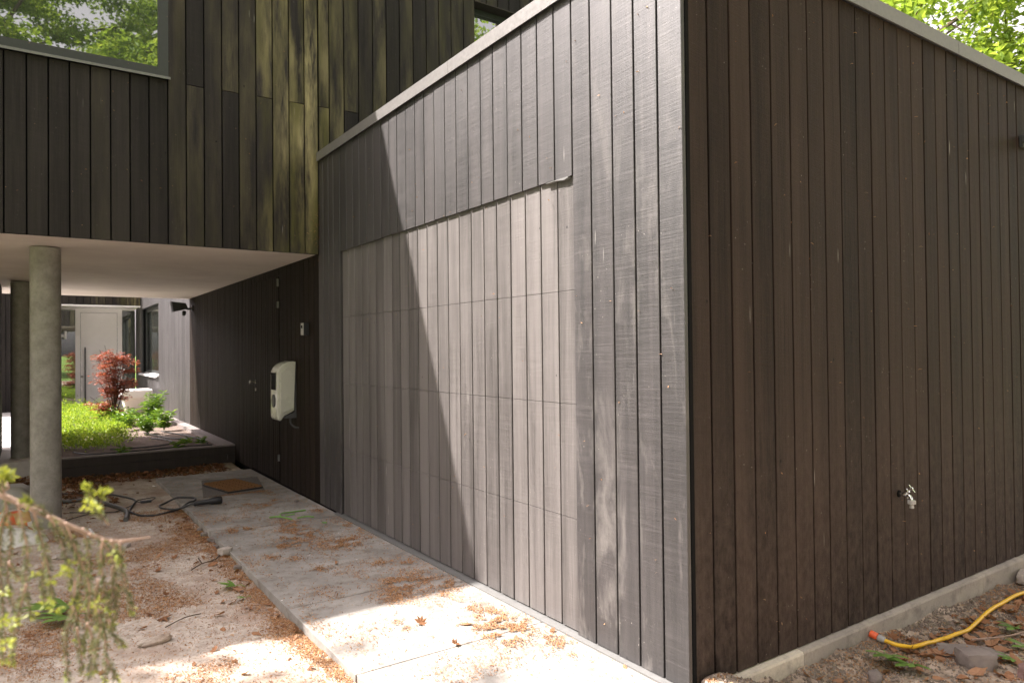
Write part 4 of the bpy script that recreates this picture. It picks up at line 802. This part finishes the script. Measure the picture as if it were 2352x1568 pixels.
for (x, y, a, b) in clumps:
    n = int(170000*a*b); sp_ = np.where(r_.random(n) < .3, 1.9, 1.0); x_ = x+r_.normal(size=n)*a*.6*sp_; y_ = y+r_.normal(size=n)*b*.95*sp_; k = fbm(x_*18, y_*18, 3, 95) > .44; k &= (x_ > -1.03) & (x_ < -.04)
    xs.append(x_[k]); ysl.append(y_[k]); dzs.append(r_.random(k.sum())*.007)
scatter(70000, .02, 3.4, -1.0, -.035, lambda x, y: np.clip((fbm(x*5, y*5, 3, 99)-.42)*3.5, .08, 1))
x = np.concatenate(xs); y = np.concatenate(ysl); dz = np.concatenate(dzs)
onslab = (x > -1.035) & (x < -.034) & (y > -1) & (y < 6.83)
keep = ~((x > -.034) & (y > -.035)); x, y, dz, onslab = x[keep], y[keep], dz[keep], onslab[keep]
z = np.where(onslab, .0015, hgt(x, y)+.001)+dz; n = len(x)
V, Fc = strips(x, y, z, r_, r_.uniform(.004, .016, n), r_.uniform(.0018, .0042, n))
m_ = 420; wx = []; k3 = r_.random(m_)
wy = np.where(k3 < .45, r_.uniform(.0, 4.3, m_), 0); wz = r_.uniform(.1, 3.1, m_)**1.0
P_ = np.stack([np.where(k3 < .45, -.004, np.where(k3 < .72, r_.uniform(.05, 3.3, m_), r_.uniform(-2.4, .1, m_))), np.where(k3 < .45, wy, np.where(k3 < .72, -.003, 4.354)), np.where(k3 < .72, wz, r_.uniform(2.32, 4.6, m_))], 1)
cl_ = r_.random(m_) < .22; P_[cl_] = np.array([-.03, 4.34, 2.5])+r_.normal(size=(cl_.sum(), 3))*[.05, .012, .14]; P_[cl_, 0] = -abs(P_[cl_, 0])-.005; P_[cl_, 1] = np.minimum(P_[cl_, 1], 4.352)
V2, F2 = strips(P_[:, 0], P_[:, 1], P_[:, 2], r_, r_.uniform(.005, .022, m_), r_.uniform(.0018, .004, m_)); Fc = np.concatenate([Fc, F2+len(V)]); V = np.concatenate([V, V2]); n += m_
o = fast('blossom_litter', V, Fc, M['litter'], bid=np.repeat(r_.random(n), 2)); tag(o, 'fine orange-brown fallen blossom scattered over soil and path', 'plant litter', kind='stuff')
# old leaf litter in the shade before the bed
n = 3600; x = np.concatenate([r_.uniform(-3.2, -.2, n//2), r_.uniform(-3.2, -1.5, n-n//2)]); y = np.concatenate([7.55-abs(r_.normal(size=n//2))*.28, r_.uniform(5.7, 8.0, n-n//2)])
a = r_.uniform(0, 6.28, n)
leafobj('leaf_litter', np.stack([x, y, hgt(x, y)+.004+r_.random(n)*.02], 1), np.stack([np.cos(a), np.sin(a), r_.normal(size=n)*.3], 1), r_.uniform(.03, .08, n), r_.uniform(.02, .045, n), M['leaf_dry'], seed=31, up=np.array([0, 0, 1.]), bids=r_.random(n)*.6)
tag(bpy.data.objects['leaf_litter'], 'dark brown leaf litter heaped against the raised bed', 'leaf litter', kind='stuff')
# soil crumbs beside the wall and in the bed
n = 7000; x = r_.uniform(.03, 3.2, n); y = -.035-abs(r_.normal(size=n))*.28; rr = r_.uniform(.002, .010, n)**1.0
off = np.array([[1, 0, 0], [0, 1, 0], [-1, 0, 0], [0, -1, 0], [0, 0, 1], [0, 0, -1]], float)
V = (np.stack([x, y, hgt(x, y)+rr*.3], 1)[:, None, :]+off[None]*rr[:, None, None]*r_.uniform(.6, 1.3, (n, 6, 1))).reshape(-1, 3)
j = np.arange(n)[:, None]*6; Fc = np.concatenate([j+np.array([t_]) for t_ in ([0, 1, 4], [1, 2, 4], [2, 3, 4], [3, 0, 4], [1, 0, 5], [2, 1, 5], [3, 2, 5], [0, 3, 5])], 1).reshape(-1, 3)
o = fast('soil_crumbs', V, Fc, concrete('soil_crumb', (.13, .10, .08), (.25, .21, .17), .95, 4, specks=False)); tag(o, 'loose crumbs of soil along the plinth', 'soil', kind='stuff')

# ------------------------------------------------------------------ conifer branch in the foreground
def conifer():
    r_ = np.random.default_rng(17)
    base = np.array([-3.75, -.30, 0.]); t = thing('conifer', (float(base[0]), float(base[1]), -.04), 'drooping conifer branch with yellow-green tips in the left foreground', 'conifer')
    mb = MB(); top = base+[0, 0, 2.1]
    mb.tube([base, base+[.02, .01, .8], base+[.0, .02, 1.5], top], [.035, .028, .018, .008], 10); mb.build('trunk', M['bark'], t, True)
    main = smooth_path([base+[.0, .02, 1.62], base+[.45, -.18, 1.55], base+[.85, -.36, 1.40], at(-120, 1085, .93), at(0, 1135, .94), at(100, 1180, .95), at(195, 1222, .97), at(262, 1242, 1.0), at(345, 1232, 1.06)], 8)
    n = len(main); tw = MB(); tw.tube(main, list(np.linspace(.0062, .0026, n-8))+list(np.linspace(.0024, .0009, 8)), 8)
    P = []; Dv = []; L = []; TI = []
    def strand(pts, dens=520, nl=.011, tipn=8, rad=.0013, tuft=.0):
        path = smooth_path(pts, 7); tw.tube(path, list(np.linspace(rad*1.3, rad*.5, len(path))), 5)
        for i in range(len(path)-1):
            a, b = np.array(path[i]), np.array(path[i+1]); seg = b-a; l = np.linalg.norm(seg); m = max(1, int(l*dens*4)); dd = seg/(l+1e-9)
            f0 = i/len(path)
            if f0 < .10: m = m//4
            for q_ in range(m):
                v = r_.normal(size=3); v -= dd*(v@dd); v /= np.linalg.norm(v); P.append(a+seg*r_.random()); Dv.append(v+dd*.9); L.append(nl*r_.uniform(.7, 1.3)*(1-.3*f0))
        e = np.array(path[-1]); dd = e-np.array(path[-3]); dd /= np.linalg.norm(dd)
        TI.append((np.array([e-dd*r_.random()*.010+r_.normal(size=3)*.002 for q_ in range(tipn)]), np.array([dd*.8+r_.normal(size=3)*.6 for q_ in range(tipn)]), r_.uniform(.006, .013, tipn)))
    S = [((10, 1140), (25, 1230), (18, 1330), (40, 1420)), ((40, 1155), (62, 1260), (58, 1340), (72, 1415)), ((15, 1145), (0, 1260), (5, 1370), (12, 1470)), ((-60, 1110), (-30, 1250), (-12, 1380), (10, 1520)),
         ((75, 1168), (95, 1240), (112, 1310), (122, 1380)), ((110, 1185), (130, 1215), (155, 1290), (163, 1345)), ((128, 1192), (170, 1260), (185, 1330), (175, 1400), (180, 1470)), ((150, 1200), (176, 1265), (205, 1350), (200, 1420), (190, 1500)),
         ((172, 1330), (168, 1400), (150, 1470), (156, 1560)), ((190, 1212), (203, 1270), (206, 1340), (196, 1390)), ((205, 1225), (240, 1250), (262, 1300), (268, 1380), (258, 1440)), ((235, 1238), (232, 1290), (240, 1350), (250, 1400)),
         ((255, 1240), (275, 1290), (290, 1350), (304, 1410)), ((258, 1300), (256, 1380), (240, 1440), (244, 1500), (240, 1568)), ((250, 1420), (262, 1460), (287, 1480)), ((243, 1510), (258, 1540), (268, 1560)), ((200, 1430), (214, 1480), (205, 1550)), ((176, 1440), (186, 1500), (188, 1540)),
         ((60, 1340), (45, 1400), (30, 1470), (28, 1520)), ((-80, 1100), (-60, 1220), (-40, 1340), (-30, 1440)), ((100, 1290), (98, 1340), (106, 1385)), ((218, 1390), (232, 1430), (222, 1480), (217, 1545)), ((275, 1242), (276, 1290)), ((20, 1290), (48, 1330), (82, 1318)), ((225, 1330), (215, 1400), (228, 1440))]
    for s_ in S:
        dj = r_.uniform(-.05, .06); strand([at(a, b, .955+dj+.02*i) for i, (a, b) in enumerate(s_)], dens=r_.uniform(330, 480))
    strand([at(250, 1205, .98), at(226, 1175, .975), at(208, 1140, .97), at(200, 1116, .97)], 700, .011, 46); strand([at(226, 1175, .975), at(232, 1150, .975), at(236, 1130, .975)], 500, .009, 30)
    strand([at(10, 1140, .94), at(5, 1110, .93), at(14, 1090, .92)], 600, .010, 60); strand([at(120, 1188, .95), at(90, 1165, .94), at(60, 1150, .93)], 500, .010, 30)
    for k in range(26):                                   # side shoots all round the trunk
        z_ = .5+1.55*k/26; aa = k*2.4; L_ = .62*(1.25-z_/2.2)*r_.uniform(.8, 1.1); d_ = np.array([math.cos(aa), math.sin(aa), 0]); b0 = base+[0, .01, z_]
        if d_[0] > .3 and d_[1] < .3: L_ *= .6
        strand([b0, b0+d_*L_*.5+[0, 0, .05], b0+d_*L_-[0, 0, .06]], 260, .012, rad=.0026)
        for f_ in (.45, .7, .95): c_ = b0+d_*L_*f_+[0, 0, .02-.06*f_]; strand([c_, c_+[0, 0, -.08], c_+d_*.02-[0, 0, .19]], 260, .012)
    for (a, b) in ((22, 1095), (4, 1085), (150, 1315), (116, 1330), (172, 1385), (10, 1360), (8, 1425), (28, 1430), (12, 1480), (129, 1395), (265, 1270), (210, 1145), (202, 1160), (216, 1170), (224, 1385), (160, 1300)):
        c = at(a, b, .94+r_.uniform(-.03, .04))
        vv = r_.normal(size=(16, 3)); vv /= np.linalg.norm(vv, axis=1, keepdims=True); TI.append((c+vv*.003, vv, r_.uniform(.006, .012, 16)))
    o = tw.build('branch', M['twig'], t, True)
    n = len(P); leafobj('needles', np.array(P), np.array(Dv), np.array(L), .0018, M['needle'], t, 5, .05)
    for k, (a, b, l) in enumerate(TI): leafobj('fresh_tip', a, b, l, .0032, M['bud'], t, 60+k, .1)
conifer()

# ------------------------------------------------------------------ trees
def make_tree(seed, h, crown_r, crown_h, nleaf, leafsize, mat, trunk_r=.16, low=.3):
    """returns (bark MB, leaf arrays) for a broadleaf tree standing at the origin"""
    r_ = np.random.default_rng(seed); mb = MB(); tips = []
    trunk = [np.array([.15*math.sin(z*.7+seed)*z/h, .12*math.cos(z*.6)*z/h, z]) for z in np.linspace(0, h*.86, 12)]
    mb.tube(trunk, list(np.linspace(trunk_r, trunk_r*.25, 12)), 10)
    nl = 15
    for k in range(nl):
        f = low+(1-low)*k/(nl-1); z = h*.86*f; b0 = np.array([np.interp(z, [q_[2] for q_ in trunk], [q_[j] for q_ in trunk]) for j in range(3)])
        a = k*2.4+r_.normal()*.3; Lb = crown_r*(1.05-.55*abs(f-.45))*r_.uniform(.8, 1.1); el = .15+.75*f*r_.uniform(.7, 1.2)
        d = np.array([math.cos(a), math.sin(a), el]); p1 = b0+d*Lb*.35+[0, 0, .05]; p2 = b0+d*Lb*.7+r_.normal(size=3)*.15; p3 = b0+d*Lb+r_.normal(size=3)*.2-[0, 0, .2]
        path = smooth_path([b0, p1, p2, p3], 5); mb.tube(path, list(np.linspace(trunk_r*.34, trunk_r*.06, len(path))), 7)
        for j in range(9):
            f2 = r_.uniform(.3, 1); c0 = np.array(path[int(f2*(len(path)-1))]); aa = a+r_.normal()*1.0; L2_ = Lb*.38*r_.uniform(.6, 1.2); e = c0+np.array([math.cos(aa), math.sin(aa), r_.normal()*.35+.1])*L2_
            sp = smooth_path([c0, (c0+e)/2+r_.normal(size=3)*.06, e], 4); mb.tube(sp, list(np.linspace(trunk_r*.10, .004, len(sp))), 5)
            for q_ in range(7):
                c = np.array(sp[int(r_.integers(2, len(sp)))]); tips.append(c+r_.normal(size=3)*[.22, .22, .12])
    tips = np.array(tips); nt_ = len(tips); idx = r_.integers(0, nt_, nleaf)
    P = tips[idx]+r_.normal(size=(nleaf, 3))*np.array([.24, .24, .10]); Dv = rdir(nleaf, r_); Dv[:, 2] = Dv[:, 2]*.5-.25
    cl = r_.random(nt_)[idx]; b = np.clip(cl*.6+r_.random(nleaf)*.45, 0, 1)
    return mb, P, Dv, b
def tree(name, loc, label, seed, h, cr_, nleaf, ls, mat, low=.3, rz=0, group='broadleaf trees round the house'):
    t = thing(name, loc, label, 'tree', group, rz); mb, P, Dv, b = make_tree(seed, h, cr_, h, nleaf, ls, mat, low=low)
    mb.build('trunk', M['bark'], t, True, world=False); r_ = np.random.default_rng(seed+5)
    leafobj('crown', P, Dv, r_.uniform(ls*.7, ls*1.25, nleaf), r_.uniform(ls*.5, ls*.75, nleaf), mat, t, seed, .18, up=np.array([0, 0, 1.]), bids=b, world=False); return t
def copy_tree(src, loc, rz, s_, label):
    o = src.copy(); link(o); o.location = loc; o.rotation_euler = (0, 0, rz); o.scale = (s_,)*3; o['label'] = label
    for ch in src.children:
        c = ch.copy(); link(c); c.parent = o
    return o
tA = tree('broadleaf_tree', (12.5, 5.5, 0), 'leafy tree with arching limbs rising behind the garage roof', 201, 10.5, 4.4, 30000, .15, M['leaf'], .25)
tB = tree('broadleaf_tree', (-3.0, -14.5, 0), 'leafy tree mirrored in the large upper window', 202, 15, 6.4, 80000, .16, M['leaf'], .22)
copy_tree(tA, (16.5, 9.5, 0), 2.0, 1.15, 'taller leafy tree farther behind the garage roof')
copy_tree(tA, (15.5, 0.5, 0), 4.0, 1.0, 'leafy tree at the right beyond the side of the garage')
copy_tree(tB, (14.2, -13.8, 0), 1.2, 1.35, 'tall leafy tree mirrored in the small upper window')
copy_tree(tB, (5.0, -19, 0), 4.4, 1.0, 'leafy tree at the far end of the lawn')
copy_tree(tA, (-12.0, -18, 0), .7, 1.2, 'leafy tree closing the lawn at the left')
copy_tree(tA, (-15.0, -4.0, 0), 3.1, .95, 'leafy tree beyond the left edge, nearer one')
copy_tree(tA, (-12.6, 2.6, 0), 1.6, 1.15, 'leafy tree beyond the left edge, middle one')
copy_tree(tB, (-8.5, -16.0, 0), 2.2, 1.1, 'leafy tree mirrored at the left of the large upper window')
copy_tree(tA, (-15.5, 11.5, 0), 5.3, .9, 'leafy tree beyond the left edge, farthest one')
